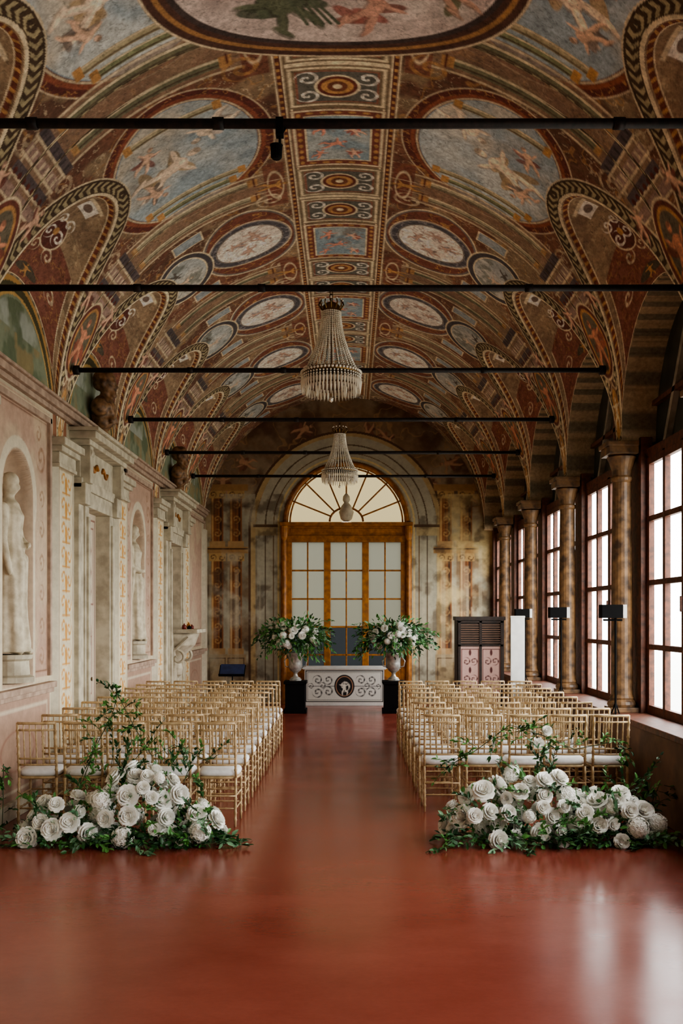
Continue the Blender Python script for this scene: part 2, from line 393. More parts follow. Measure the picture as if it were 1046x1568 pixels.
    c.bl(full,ss(-.14,-.135,d)*ss(-.035,-.04,d)*ss(-.2,.4,lf)*.85,L(182,168,128))
    c.bl(full,ss(-.03,-.025,d)*ss(.015,.01,d),CREAM)
    c.bl(full,ss(-.175,-.17,d)*ss(-.155,-.16,d),CREAM*.85)
    k2=ss(.03,.035,d)*ss(.09,.085,d); c.bl(full,k2,L(122,68,52)); c.bl(full,k2*ss(.3,.6,np.sin((AA*.8+AV)*60)),OCH)
    c.bl(full,ss(.09,.095,d)*ss(.11,.105,d),CREAM)
    wd=ss(.2,.21,d)*ss(3.2,3.22,AA)*ss(4.3,4.28,AA)
    c.bl(full,wd*.85,L(132,72,58)); c.bl(full,ss(.2,.205,d)*ss(.225,.22,d)*ss(3.2,3.22,AA),CREAM)
    c.bl(full,wd*ss(.03,.008,np.abs(fbm(A,Y,9,3,87)-.5))*.5,OCH)
    wl=ss(4.33,4.35,AA); c.bl(full,wl*inside,L(162,140,106)); c.bl(full,wl*inside*ss(0,.4,np.sin(Y*40)),L(112,102,82))
    c.bl(full,ss(4.30,4.31,AA)*ss(4.35,4.34,AA)*inside,CREAM)
    for b in range(-1,8):
        yc=(b+.5)*S; y0=b*S
        for sg in(-1,1):
            sd=b*5+sg*2+400
            u=sg*3.2
            c.ell(u,yc,.26,.22,L(108,60,48)); c.ell(u,yc,.26,.22,CREAM,0,1,.02)
            for dv in(-1,1): 
                c.scroll(u,yc+dv*.11,.13,WHITE,dv,1,9); c.scroll(u-sg*.24,yc+dv*.1,.1,WHITE,-dv,1,8); c.scroll(u+sg*.28,yc+dv*.18,.13,CREAM,dv,.9,9)
                c.scroll(sg*3.75,yc+dv*.55,.14,CREAM,dv,.8,9)
            c.ell(u-sg*.05,yc,.06,.05,OCH)
            c.ell(sg*3.95,yc,.12,.28,L(94,84,68)); c.fig(sg*3.95,yc,.28,sg*1.57,OCH,None,sd)
            c.rect(min(sg*2.52,sg*2.72),max(sg*2.52,sg*2.72),yc-.15,yc+.15,WHITE); c.ell(sg*2.62,yc,.06,.09,L(130,110,96)); c.rect(min(sg*2.47,sg*2.52),max(sg*2.47,sg*2.52),yc-.2,yc+.2,CREAM)
            u=sg*3.42
            c.ell(u,y0,.46,.31,L(118,64,50)); c.ell(u,y0,.46,.31,CREAM,0,.9,.02); c.ell(u,y0,.38,.24,OCH); c.ell(u,y0,.34,.2,L(116,106,86))
            c.fig(u-sg*.02,y0,.5,sg*1.57,L(214,146,112),L(158,88,68),sd)
            for dv in(-1,1):
                c.fig(sg*2.98,y0+dv*.42,.3,sg*1.57+dv*.4,L(214,172,144),L(120,68,56),sd+dv); c.scroll(sg*3.9,y0+dv*.12,.12,CREAM,dv*sg,.8,8)
            c.ell(sg*4.25,y0,.28,.1,OCH); c.fig(sg*4.2,y0,.3,sg*1.57,CREAM,None,sd+9)
    # centre strip
    c.rect(-.53,.53,yv[0],yv[-1],L(110,60,46)); 
    w=c.win(-.6,.6,yv[0],yv[-1]); sl,U,V=w
    c.bl(sl,ss(.475,.48,np.abs(U))*ss(0,.3,np.sin(V*60))*ss(.51,.505,np.abs(U)),OCH)
    c.bl(sl,ss(.515,.52,np.abs(U))*ss(.54,.535,np.abs(U)),CREAM); c.bl(sl,ss(.45,.455,np.abs(U))*ss(.475,.47,np.abs(U)),CREAM)
    c.rect(-.45,.45,yv[0],yv[-1],L(136,116,90)); c.bl(sl,ss(.40,.405,np.abs(U))*ss(.425,.42,np.abs(U)),CREAM)
    for b in range(-2,8):
        yc=(b+.5)*S+.45
        c.rect(-.44,.44,yc-.58,yc+.58,L(134,74,58)); c.frame(-.43,.43,yc-.57,yc+.57,.03,CREAM)
        for q in range(-4,5): 
            for sg in(-1,1): c.ell(sg*.365,yc+q*.12,.022,.035,OCH)
        for q in range(-2,3):
            for sg in(-1,1): c.ell(q*.13,yc+sg*.505,.035,.02,OCH)
        c.rect(-.31,.31,yc-.45,yc+.45,L(140,160,168)); c.frame(-.32,.32,yc-.46,yc+.46,.02,CREAM)
        c.blot(-.3,.3,yc-.44,yc+.44,L(178,184,178),4,.45,.65,.8,b+90)
        c.blot(-.3,.3,yc-.44,yc+.44,L(146,128,110),5,.62,.7,.6,b+95)
        for i,(du,dv,k,r) in enumerate([(-.14,-.24,.24,.3),(.14,-.18,.2,-.8),(-.02,.1,.24,1.2),(.15,.28,.18,-.2),(-.18,.3,.17,.5)]):
            c.fig(du,yc+dv,k,r+3.14,L(220,148,122) if i%2==0 else L(228,184,156),L(182,100,82) if i%2 else L(120,130,136),b*11+i)
        for yy in(yc-.96,yc+.96,):
            c.rect(-.44,.44,yy-.345,yy+.345,L(136,116,90)); c.frame(-.42,.42,yy-.32,yy+.32,.03,CREAM); c.rect(-.36,.36,yy-.26,yy+.26,L(106,104,94))
            c.frame(-.36,.36,yy-.26,yy+.26,.015,L(158,94,70))
            for sg in(-1,1):
                for dv in(-1,1): c.scroll(sg*.26,yy+dv*.14,.12,WHITE,sg*dv,.95,9)
            c.ell(0,yy,.2,.19,CREAM); c.ell(0,yy,.175,.165,L(118,60,46)); c.ell(0,yy,.14,.125,OCH); c.ell(0,yy,.09,.085,L(128,76,52)); c.ell(0,yy,.04,.04,CREAM)
        c.rect(-.44,.44,yc+S/2-.03,yc+S/2+.03,CREAM)
    for cy in(6.95,1.6):
        c.ell(0,cy,1.42,1.42,L(94,64,52)); c.ell(0,cy,1.42,1.42,CREAM,0,.9,.02); c.ell(0,cy,1.34,1.34,OCH,0,.7,.04); c.ell(0,cy,1.25,1.25,L(78,66,62)); c.ell(0,cy,1.2,1.2,L(206,190,180))
        em=lambda U,V:((U/1.18)**2+((V-cy)/1.18)**2<1)
        c.blot(-1.2,1.2,cy-1.2,cy+1.2,L(176,158,150),1.6,.4,.7,.8,71,em); c.blot(-1.2,1.2,cy-1.2,cy+1.2,L(222,212,200),2.2,.5,.75,.7,73,em)
        c.fig(-.45,cy+.62,.7,2.6,L(104,110,86),L(84,92,72),5); c.fig(.3,cy+.72,.55,3.6,L(204,156,134),L(160,96,84),8); c.fig(.75,cy+.35,.5,2.2,L(200,160,136),L(110,110,80),11); c.fig(.1,cy-.3,.9,2.9,SKIN,L(120,128,120),9)
        for i in range(5): c.line(-.35+i*.04,cy+.6,-.22+i*.06,cy+.95,.014,L(96,104,82))
    # brushwork, drawing and age
    lines=ss(.018,.004,np.abs(fbm(A,Y,10,3,41)-.5))*.32+ss(.016,.004,np.abs(fbm(A,Y,17,2,47)-.5))*.22
    c.C*=(1-lines)[...,None]
    age=(.86+.46*fbm(A,Y,.8,5,33))*(.78+.56*fbm(A,Y,13,3,37)); c.C*=age[...,None]
    lum=c.C.mean(-1,keepdims=True); c.C[:]=np.clip(lum+(c.C-lum)*.88,0,.9)
    return c,A,Y

def build_vault(name,na,yv,soft,parent):
    av=np.linspace(-4.58,4.58,na)
    c,A,Y=paint_vault(av,yv,soft)
    X,Zb,Zp,v=vault_geo(A,Y)
    Z=ZS+np.maximum(Zb,Zp)
    P=np.stack([X,Y,Z],-1); C=c.C
    e=P[-1:].copy(); e[...,0]=3.4; P=np.concatenate([P,e],0); C=np.concatenate([C,C[-1:]],0)
    return grid_obj(name,P,C,M_fresco,parent=parent)
ceil=empty('ceiling')
build_vault('ceiling_vault_frescoed',860,np.arange(5.3,YE+.02,.011),.011,ceil)
build_vault('ceiling_vault_frescoed_rear',240,np.linspace(YB,5.3,200),.03,ceil)

# ------------------------------------------------------------ floor
a=Acc(); a.box(-3.2,3.4,YB,YE+.3,-.1,0); a.obj('floor',[M_floor])

# ------------------------------------------------------------ left wall
def build_left(name,yv,zv,soft,parent):
    c=Cv(yv,zv,soft); Y,Z=c.all(); full=(slice(None),slice(None))
    n=fbm(Y,Z,1.5,5,2); 
    c.C[:]=L(200,188,164); c.bl(full,ss(.4,.65,n)*.5,L(176,161,138))
    X=np.full_like(Y,-W)
    for b in range(-1,8):
        yc=(b+.5)*S; y0=b*S
        door=(b in(4,6,0,2))
        if not door:
            c.rect(yc-.98,yc+.98,1.2,3.95,L(186,156,136)); c.frame(yc-.98,yc+.98,1.2,3.93,.05,L(210,194,166)); c.frame(yc-.88,yc+.88,1.3,3.83,.018,L(138,104,84))
            c.blot(yc-1,yc+1,0,4,L(206,188,160),2,.4,.7,.6,b)
            if b!=7:
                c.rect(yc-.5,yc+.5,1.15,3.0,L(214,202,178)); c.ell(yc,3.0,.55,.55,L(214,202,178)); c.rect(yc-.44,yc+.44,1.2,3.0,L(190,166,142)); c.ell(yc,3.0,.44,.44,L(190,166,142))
                for sg in(-1,1):
                    c.scroll(yc+sg*.68,3.45,.16,L(150,112,84),sg,.8,9); c.scroll(yc+sg*.6,3.68,.09,L(150,112,84),-sg,.8,8)
                    for q in range(6): c.scroll(yc+sg*.7,1.45+q*.32,.1,L(150,116,88),sg*(1 if q%2 else -1),.75,8)
            c.rect(yc-.98,yc+.98,.15,1.08,L(176,146,126)); c.frame(yc-.9,yc+.9,.22,1.0,.03,L(208,192,168)); c.ell(yc,.6,.5,.2,L(160,120,102),0,.8,.02)
        else:
            c.rect(yc-1.0,yc+1.0,.1,3.95,L(200,192,172)); c.blot(yc-1,yc+1,0,4,L(172,162,142),2,.4,.7,.5,b)
            for sg in(-1,1):
                c.frame(yc+sg*.86-.1,yc+sg*.86+.1,1.3,3.6,.015,L(160,124,92))
                for q in range(8): c.scroll(yc+sg*.86,1.5+q*.27,.08,L(160,124,88),sg*(1 if q%2 else -1),.8,7)
        c.rect(yc-1.33,yc+1.33,4.05,5.2,L(120,86,64))
        for (kk,col) in((1.13,L(190,150,94)),(1.08,L(84,80,56)),(1.0,L(194,160,102)),(.97,L(134,142,118))):
            w=c.win(yc-1.22*kk,yc+1.22*kk,4.13,5.2)
            if w:
                sl,U,V=w; m=(((U-yc)/(1.05*kk))**2+((V-3.75)/(1.12*kk))**2<1); c.bl(sl,m.astype(np.float32),col)
        em=lambda U,V:(((U-yc)/1.0)**2+((V-3.75)/1.06)**2<1)&(V>4.15)
        c.blot(yc-1.2,yc+1.2,4.15,5.1,L(96,108,82),3,.48,.62,.8,b+3,em); c.blot(yc-1.2,yc+1.2,4.15,4.5,L(156,138,100),4,.45,.6,.8,b+5,em); c.blot(yc-1.2,yc+1.2,4.5,5.1,L(170,176,166),2.4,.5,.65,.8,b+7,em)
        c.rect(yc-1.1,yc+1.1,4.1,4.15,L(184,148,88))
        c.rect(y0-.36,y0+.36,.1,3.72,L(208,198,174)); c.rect(y0-.24,y0+.24,.5,3.45,L(220,208,178)); c.frame(y0-.27,y0+.27,.45,3.42,.018,L(150,124,96))
        G=L(204,144,62)
        for q in range(11):
            z=.65+q*.26
            c.ell(y0,z,.04,.1,G,0,.95); c.scroll(y0-.11,z+.05,.1,G,1,1,7); c.scroll(y0+.11,z+.05,.1,G,-1,1,7); c.line(y0-.14,z-.08,y0+.14,z-.08,.01,G,.95)
        c.rect(y0-.25,y0+.25,3.75,5.2,L(154,104,78)); c.scroll(y0-.1,4.1,.12,CREAM,1,.8); c.scroll(y0+.1,4.1,.12,CREAM,-1,.8); c.fig(y0,4.3,.4,0,L(206,136,90),None,b)
        c.rect(y0-1.335,y0+1.335,0,.12,L(130,104,90))
        v=Y-yc
        if not door and b!=7:
            rr=.42
            inn=np.where(Z<3.0,np.clip(rr**2-v**2,0,None),np.clip(rr**2-v**2-(Z-3.0)**2,0,None))
            dep=np.sqrt(inn)*.85*(Z>1.24)*(Z<3.45); X-=dep*((np.abs(v)<=rr+.01))
        if door:
            X-=.16*((np.abs(v)<.52)&(Z<3.12)&(Z>0.0))
        X+=.07*((np.abs(Y-y0)<.3)|(np.abs(Y-y0-S)<.3))*(Z<3.72)*(np.abs(Y-yc)<=S/2+.001)
    c.C*=(.8+.36*fbm(Y,Z,1.1,5,63))[...,None]
    P=np.stack([X,Y,Z],-1)
    return grid_obj(name,P,c.C,M_wallp,parent=parent)
wl=empty('wall_left')
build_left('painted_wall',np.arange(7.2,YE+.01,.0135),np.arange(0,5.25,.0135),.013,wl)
build_left('painted_wall_rear',np.linspace(YB,7.2,180),np.linspace(0,5.25,100),.03,wl)
a=Acc()
for k in range(-1,8):
    y0=k*S
    for (z0,z1,p,h) in((3.42,3.46,.10,.33),(3.46,3.58,.09,.31),(3.58,3.64,.13,.35),(3.64,3.72,.17,.39)):
        a.box(-3.02,-W+p,y0-h,y0+h,z0,z1)
    for (z0,z1,p,h) in((0,.2,.13,.36),(.2,.26,.11,.34),(.26,.32,.09,.32)):
        a.box(-3.02,-W+p,max(y0-h,YB),y0+h,z0,z1)
a.obj('trim_pilaster_capitals',[M_stone],wl,bevel=.008)
a=Acc()
for b in range(-1,8):
    y0=b*S+.36; y1=(b+1)*S-.36 if b<7 else YE
    ya=b*S; yb=(b+1)*S
    for (z0,z1,p) in((3.98,4.03,.05),(4.03,4.1,.09),(4.1,4.13,.12)):
        a.box(-3.02,-W+p,ya,yb,z0,z1,0)
    if b not in(0,2,4,6):
        for (z0,z1,p) in((1.08,1.13,.05),(1.13,1.19,.08)): a.box(-3.02,-W+p,y0,y1,z0,z1,0)
        a.box(-3.02,-W+.04,y0,y1,0,.16,1)
        for (u,v_) in((y0+.02,y0+.08),(y1-.08,y1-.02)): a.box(-3.02,-W+.035,u,v_,1.25,3.9,0)
        a.box(-3.02,-W+.035,y0+.02,y1-.02,3.84,3.9,0)
a.obj('trim_cornice',[M_pink,M_stone],wl,bevel=.006)

# blob figures ------------------------------------------------
def blobs(caps,voxel,name,mat,parent,extra=None,loc=(0,0,0),rotz=0,scale=1):
    a=Acc()
    for (p0,r0,p1,r1) in caps:
        p0=Vector(p0);p1=Vector(p1); n=max(2,int((p1-p0).length/(min(r0,r1)*.45))+1)
        for i in range(n):
            t=i/(n-1); r=r0+(r1-r0)*t; p=p0.lerp(p1,t)
            a.add(ICO2[0],ICO2[1],0,Matrix.Translation(p)@Matrix.Scale(r,4))
    if extra: extra(a)
    o=a.obj(name,[mat],parent,smooth=True)
    m=o.modifiers.new('remesh','REMESH'); m.mode='VOXEL'; m.voxel_size=voxel; m.use_smooth_shade=True
    sm=o.modifiers.new('smooth','SMOOTH'); sm.factor=.5; sm.iterations=2
    o.location=loc; o.rotation_euler=(0,0,rotz); o.scale=(scale,)*3
    return o
def statue(y,z,var):
    e=empty('niche_statue',(-3.1,y,z))
    p=Acc(); p.lathe([(.24,0),(.24,.05),(.20,.07),(.19,.2),(.22,.22),(.23,.26)],(0,0,0),20); p.obj('pedestal',[M_stone],e,bevel=0)
    H=.26
    s=1 if var==0 else -1
    caps=[((0,0,1.0),.13,(0,.01,1.28),.14),((0,.0,1.28),.145,(0,0,1.36),.12),((0,0,1.36),.06,(.01,0,1.5),.055),
          ((.02,0,1.57),.085,(.02,0,1.63),.088),((-.03,0,1.62),.07,(-.06,0,1.6),.06),((.1,0,1.575),.02,(.105,0,1.56),.018),
          ((0,.15*s,1.36),.06,(.03,.24*s,1.1),.05),((.03,.24*s,1.1),.048,(.15,.1*s,1.02),.036),((.15,.1*s,1.02),.035,(.18,.04*s,1.03),.03),
          ((0,-.15*s,1.36),.06,(.02,-.21*s,1.08),.05),((.02,-.21*s,1.08),.046,(.07,-.2*s,.84),.034),((.07,-.2*s,.84),.034,(.08,-.19*s,.76),.026),
          ((.1,.07,.06),.05,(.18,.08,.03),.035),((.06,-.07,.06),.05,(.14,-.08,.03),.035),
          ((.05,.2*s,1.0),.05,(.02,.22*s,.45),.03),((.13,.05,.9),.05,(.1,.12,.2),.04),((.13,-.06,.85),.05,(.11,-.05,.2),.04)]
    for f in range(4): caps.append(((.18,(.04+.012*(f-1.5))*s,1.03),.011,(.2,(.0+.018*(f-1.5))*s,.99+.01*f),.009))
    def robe(a):
        a.lathe([(.2,0.02),(.2,.1),(.175,.35),(.17,.6),(.17,.85),(.14,1.02),(.13,1.15),(.15,1.3),(.1,1.4)],(0,0,0),40,0,rip=lambda t,z:.09*math.sin(7*t+z*2.5)*max(0,1-z/1.2)+.04*math.sin(13*t+1))
    blobs(caps,.014,'robed_figure',M_statue,e,robe,(0,0,H))
    return e
for i,b in enumerate((3,5,1)):
    statue((b+.5)*S,1.24,i%2)
    
# doors with pediment + busts
def door_left(b,idx):
    yc=(b+.5)*S; e=empty('door_%d'%idx,(0,yc,0))
    a=Acc()
    for sg in(-1,1):
        y0,y1=sorted((sg*.50,sg*.66)); a.box(-3.14,-W+.10,y0,y1,0,3.12)
        y0,y1=sorted((sg*.54,sg*.62)); a.box(-3.05,-W+.13,y0,y1,.3,3.0)
        y0,y1=sorted((sg*.66,sg*.86)); a.box(-3.02,-W+.08,y0,y1,0,3.3)
        y0,y1=sorted((sg*.64,sg*.88)); a.box(-3.02,-W+.12,y0,y1,0,.35); a.box(-3.02,-W+.16,y0,y1,3.12,3.36)
        a.box(-3.02,-W+.2,y0+.05,y1-.05,3.36,3.78)
        a.tube([(-W+.16,y0+.06,3.7),(-W+.16,y1-.06,3.7)],.06,10); a.tube([(-W+.12,y0+.06,3.42),(-W+.12,y1-.06,3.42)],.045,10)
    a.box(-3.14,-W+.10,-.66,.66,3.12,3.3)
    a.box(-3.02,-W+.12,-.88,.88,3.3,3.42); a.box(-3.02,-W+.09,-.84,.84,3.42,3.78)
    a.box(-3.02,-W+.22,-.92,.92,3.78,3.84); a.box(-3.02,-W+.30,-.98,.98,3.84,3.92); a.box(-3.02,-W+.34,-1.02,1.02,3.92,3.96)
    a.obj('surround',[M_stone],e,bevel=.01)
    r=Acc()
    for sg in(-1,1): r.tube([(-W+.1,sg*(.1+.05*i),3.6+.05*math.sin(i*1.3)) for i in range(6)],.02,6)
    r.obj('frieze_garland',[M_gold],e,smooth=True)
    u=np.linspace(-.5,.5,90); z=np.linspace(0,3.12,260); c=Cv(u,z,.012)
    U,Z=c.all(); c.C[:]=L(206,190,170)
    IN=L(130,76,62)
    c.frame(-.45,.45,.1,3.05,.02,IN); c.rect(-.005,.005,0,3.12,L(80,60,54))
    for (z0,z1) in((.15,.8),(2.0,2.95)):
        c.frame(-.38,.38,z0,z1,.018,IN)
        for sg in(-1,1):
            for q in range(int((z1-z0)/.25)): c.scroll(sg*.18,z0+.16+q*.25,.13,IN,sg*(1 if q%2 else -1),.9,9)
    c.ell(0,1.62,.3,.3,IN,0,1,.02); c.frame(-.3,.3,.9,1.62,.018,IN); c.rect(-.27,.27,.92,1.6,L(208,198,184)); c.ell(0,1.62,.26,.26,L(208,198,184)); c.scroll(0,1.3,.22,IN,1,.9,12); c.fig(0,1.62,.3,0,IN)
    P=np.stack([np.full_like(U,-3.08),U,Z],-1); grid_obj('door_leaf',P,c.C,M_panelp,parent=e)
    k=Acc(); k.tube([(-3.08,.05,1.1),(-3.03,.05,1.1),(-3.01,.05,1.1)],[.012,.012,.028],8); k.obj('knob',[M_brass],e,smooth=True)
    be=empty('bust_on_pediment',(-W+.1,yc,3.965))
    s=Acc(); s.box(-.1,.16,-.2,.2,0,.06); s.lathe([(.12,.06),(.07,.1),(.06,.16),(.1,.2)],(.03,0,0),16); s.obj('socle',[M_bust],be,bevel=.005)
    caps=[((.04,-.2,.38),.11,(.04,.2,.38),.11),((.04,-.08,.24),.1,(.04,.08,.24),.1),((.04,0,.3),.16,(.04,0,.42),.15),((.05,0,.45),.075,(.07,0,.58),.07),
          ((.09,0,.66),.1,(.08,0,.76),.11),((.19,0,.68),.022,(.205,0,.655),.022),((.15,0,.6),.05,(.16,0,.56),.045),((.02,.0,.76),.11,(.0,0,.7),.09),
          ((.06,.1,.7),.03,(.06,.1,.67),.025),((.06,-.1,.7),.03,(.06,-.1,.67),.025),((.12,.16,.4),.04,(.16,-.1,.24),.04),((.14,-.16,.4),.04,(.17,.08,.26),.035),
          ((.17,.04,.71),.025,(.17,-.04,.71),.025)]
    blobs(caps,.013,'bust',M_bust,be)
for i,b in enumerate((4,6,2,0)): door_left(b,i+2)

# wall basin
e=empty('wall_basin',(-W+.06,17.55,0))
a=Acc()
a.lathe([(.04,.78),(.1,.84),(.12,.95),(.09,1.05),(.16,1.18),(.33,1.36),(.38,1.5),(.40,1.55),(.38,1.58),(.0,1.56)],(0,0,0),24,0,-math.pi/2,math.pi/2,sx=1,sy=1.2)
for sg in(-1,1):
    pts=[]
    for i in range(26):
        t=i/25*5.5; r=.13*(1-i/32); pts.append((.1+r*math.sin(t),sg*.42,1.15+ r*math.cos(t)))
    a.tube(pts,.028,6)
    a.tube([(.05,sg*.42,1.28),(.2,sg*.42,1.42),(.28,sg*.4,1.5)],.03,6); a.tube([(.05,sg*.42,1.05),(.03,sg*.42,.8),(.05,sg*.42,.62)],[.03,.03,.05],6)
a.box(-.05,.03,-.55,.55,.6,1.62); a.box(-.05,.45,-.56,.56,1.58,1.64)
a.obj('marble_bowl',[M_stone],e,smooth=False,bevel=.006)
e2=empty('bottle_group',(-W+.25,17.55,1.64))
a=Acc()
for i,(x,y,h) in enumerate(((0,-.3,.1),(.06,-.12,.07),(.02,.05,.12),(.05,.22,.08),(-.02,.34,.1))):
    a.lathe([(.035,0),(.04,h*.5),(.03,h*.7),(.012,h*.8),(.012,h)],(x,y,0),10,i%3)
a.obj('bottles',[M_red,M_black,M_gold],e2,smooth=True)

# ------------------------------------------------------------ end wall
DX=.05; DR=1.27; DZ=3.81
xv=np.arange(-3.02,3.41,.0125); zv=np.arange(0,6.62,.0125)
c=Cv(xv,zv,.0125); U,Z=c.all(); full=(slice(None),slice(None))
n=fbm(U,Z,.9,6,3); n2=fbm(U,Z,3,5,8)
c.C[:]=L(180,158,122); c.bl(full,ss(.3,.7,n)*.8,L(166,168,152)); c.bl(full,ss(.42,.72,n2)*.8,L(126,96,66)); c.bl(full,ss(.5,.8,n)*.5,L(106,90,72))
c.bl(full,ss(4.35,4.65,Z)*.8,L(124,98,74))
c.blot(-3,3.4,4.3,6.6,L(170,156,130),1.2,.4,.7,.6,21); c.blot(-3,3.4,4.2,6.6,L(88,60,46),1.8,.45,.7,.8,25); c.sketch(-3,3.4,4.2,6.6,L(176,140,96),2.4,.015,.5,27)
for q in range(13):
    c.fig(-2.6+q*.44,4.75+.45*math.sin(q*1.9)+(.7 if 3<q<9 else 0),.42,q*1.3,L(176,136,106),L(116,78,62),q)
def arch(r0,r1,col,zc=DZ,op=1,zb=0,cx=DX):
    d=np.hypot(U-cx,Z-zc); m=np.where(Z>zc,(d>r0)&(d<r1),(np.abs(U-cx)>r0)&(np.abs(U-cx)<r1)&(Z>zb)); c.bl(full,m.astype(np.float32)*op,col)
arch(1.95,2.05,L(178,154,112),3.75); arch(2.05,2.10,L(94,70,52),3.75)
arch(1.40,1.92,L(172,166,146)); c.bl(full,((np.abs(U-DX)>1.4)&(np.abs(U-DX)<1.92)).astype(np.float32)*ss(.4,.75,n2)*.6*(Z<DZ),L(124,122,110))
arch(1.72,1.75,L(106,92,74)); arch(1.44,1.48,L(210,190,138)); arch(1.55,1.57,L(120,98,72))
c.rect(-1.9,-1.45,3.6,3.84,L(178,160,122)); c.rect(1.55,2.0,3.6,3.84,L(178,160,122)); c.rect(-1.95,-1.42,3.78,3.84,L(96,76,56)); c.rect(1.5,2.05,3.78,3.84,L(96,76,56))
for sg,cx in((-1,-2.32),(-1,-2.72),(1,2.18),(1,2.62)):
    base=L(138,90,56)
    for (z0,z1) in((1.15,3.1),(3.45,4.45)):
        c.rect(cx-.13,cx+.13,z0,z1,base); c.rect(cx-.12,cx-.08,z0,z1,L(194,154,104)); c.rect(cx+.05,cx+.1,z0,z1,L(76,50,36)); c.rect(cx-.01,cx+.01,z0,z1,L(90,60,42),.8)
        c.rect(cx-.18,cx+.18,z1-.05,z1+.12,L(182,148,98)); c.scroll(cx-.09,z1+.03,.08,L(90,60,42),1,.9,7); c.scroll(cx+.09,z1+.03,.08,L(90,60,42),-1,.9,7)
        c.rect(cx-.17,cx+.17,z0-.1,z0+.03,L(174,140,98))
        for q in range(int((z1-z0)/.3)): c.scroll(cx,z0+.2+q*.3,.1,L(198,160,106),1 if q%2 else -1,.6,8)
    c.rect(cx-.22,cx+.22,.1,1.05,L(160,140,110)); c.frame(cx-.18,cx+.18,.16,.98,.02,L(100,80,60)); c.rect(cx-.26,cx+.26,3.22,3.36,L(164,128,84)); c.rect(cx-.26,cx+.26,3.3,3.33,L(74,50,36))
    c.rect(cx-.26,cx+.26,4.56,4.7,L(158,122,80))
c.blot(-3,-1.9,.2,4.5,L(178,172,152),2.2,.5,.75,.6,41); c.blot(2.0,3.4,.2,4.5,L(210,188,138),1.6,.5,.7,.7,43); c.blot(-3,3.4,.2,4.5,L(78,60,46),3.4,.52,.72,.65,47)
for q in range(16):
    x0=random.choice((-1,1))*random.uniform(1.5,2.9); c.rect(x0,x0+random.uniform(.03,.1),random.uniform(.2,1.2),random.uniform(2,3.6),L(202,192,164),.25)
hole=(np.abs(U-DX)<DR)&(Z<DZ)|((np.hypot(U-DX,Z-DZ)<DR)&(Z>=DZ))
keep=~(hole[:-1,:-1]&hole[1:,1:]&hole[1:,:-1]&hole[:-1,1:])
we=empty('wall_end')
grid_obj('painted_end_wall',np.stack([U,np.full_like(U,YE),Z],-1),c.C,M_wallp,keep,we)
a=Acc(); a.box(-3.2,3.4,YB-.1,YB,0,6.7); a.obj('wall_back',[M_parapet])

# big glazed door
e=empty('door_1',(DX,YE,0))
a=Acc()
for sg in(-1,1):
    x0,x1=sorted((sg*1.27,sg*1.40)); a.box(x0,x1,-.06,.12,0,DZ)
    a.lathe([(.075,0),(.075,.1),(.05,.14),(.048,3.5),(.07,3.55),(.085,3.66),(.085,3.8)],(sg*1.33,-.08,0),12)
    x0,x1=sorted((sg*1.17,sg*1.27)); a.box(x0,x1,-.03,.1,0,3.46)
a.box(-1.30,1.30,-.06,.1,3.46,3.6); a.box(-1.27,1.27,-.03,.1,3.6,3.8); a.box(-1.42,1.42,-.12,.1,3.8,3.88)
a.box(-1.2,1.2,-.045,0,3.66,3.75)
for x in(-.41,.41): a.box(x-.07,x+.07,-.03,.08,0,3.46)
n=28
for r0,rad in((1.30,.055),(1.21,.02)):
    a.tube([(r0*math.cos(t*math.pi/n),0,3.86+r0*math.sin(t*math.pi/n)*.98) for t in range(n+1)],rad,8)
a.tube([(.36*math.cos(t*math.pi/12),0,3.9+.3*math.sin(t*math.pi/12)) for t in range(13)],.025,6)
for i in range(1,8):
    t=i*math.pi/8; a.tube([(.36*math.cos(t),0,3.9+.3*math.sin(t)),(1.24*math.cos(t),0,3.88+1.2*math.sin(t))],.02,5)
for cx in(-.83,0,.83):
    hw=.345
    a.box(cx-hw,cx+hw,-.02,.05,0,.75); a.box(cx-.016,cx+.016,-.01,.04,.75,3.46)
    for z in(1.04,1.64,2.24,2.85): a.box(cx-hw,cx+hw,-.01,.04,z-.018,z+.018)
a.obj('gilded_frame',[M_gold],e,bevel=.006)
g=Acc(); g.box(-1.2,1.2,.055,.06,1.66,3.46,0); g.box(-1.2,1.2,.055,.06,.75,1.66,1)
vs=[(0,.057,3.9)]+[(1.27*math.cos(t*math.pi/n),.057,3.86+1.27*math.sin(t*math.pi/n)) for t in range(n+1)]
g.add(vs,[(0,i,i+1) for i in range(1,n+1)],2)
g.obj('glass_panes',[M_pane,M_paneb,M_panec],e)
s=Acc(); s.lathe([(.05,0),(.12,.05),(.16,.2),(.1,.34),(.05,.4),(.08,.46),(.07,.54),(.02,.6)],(0,-.02,3.9),14); s.obj('carved_crest',[M_stone],e,smooth=True)

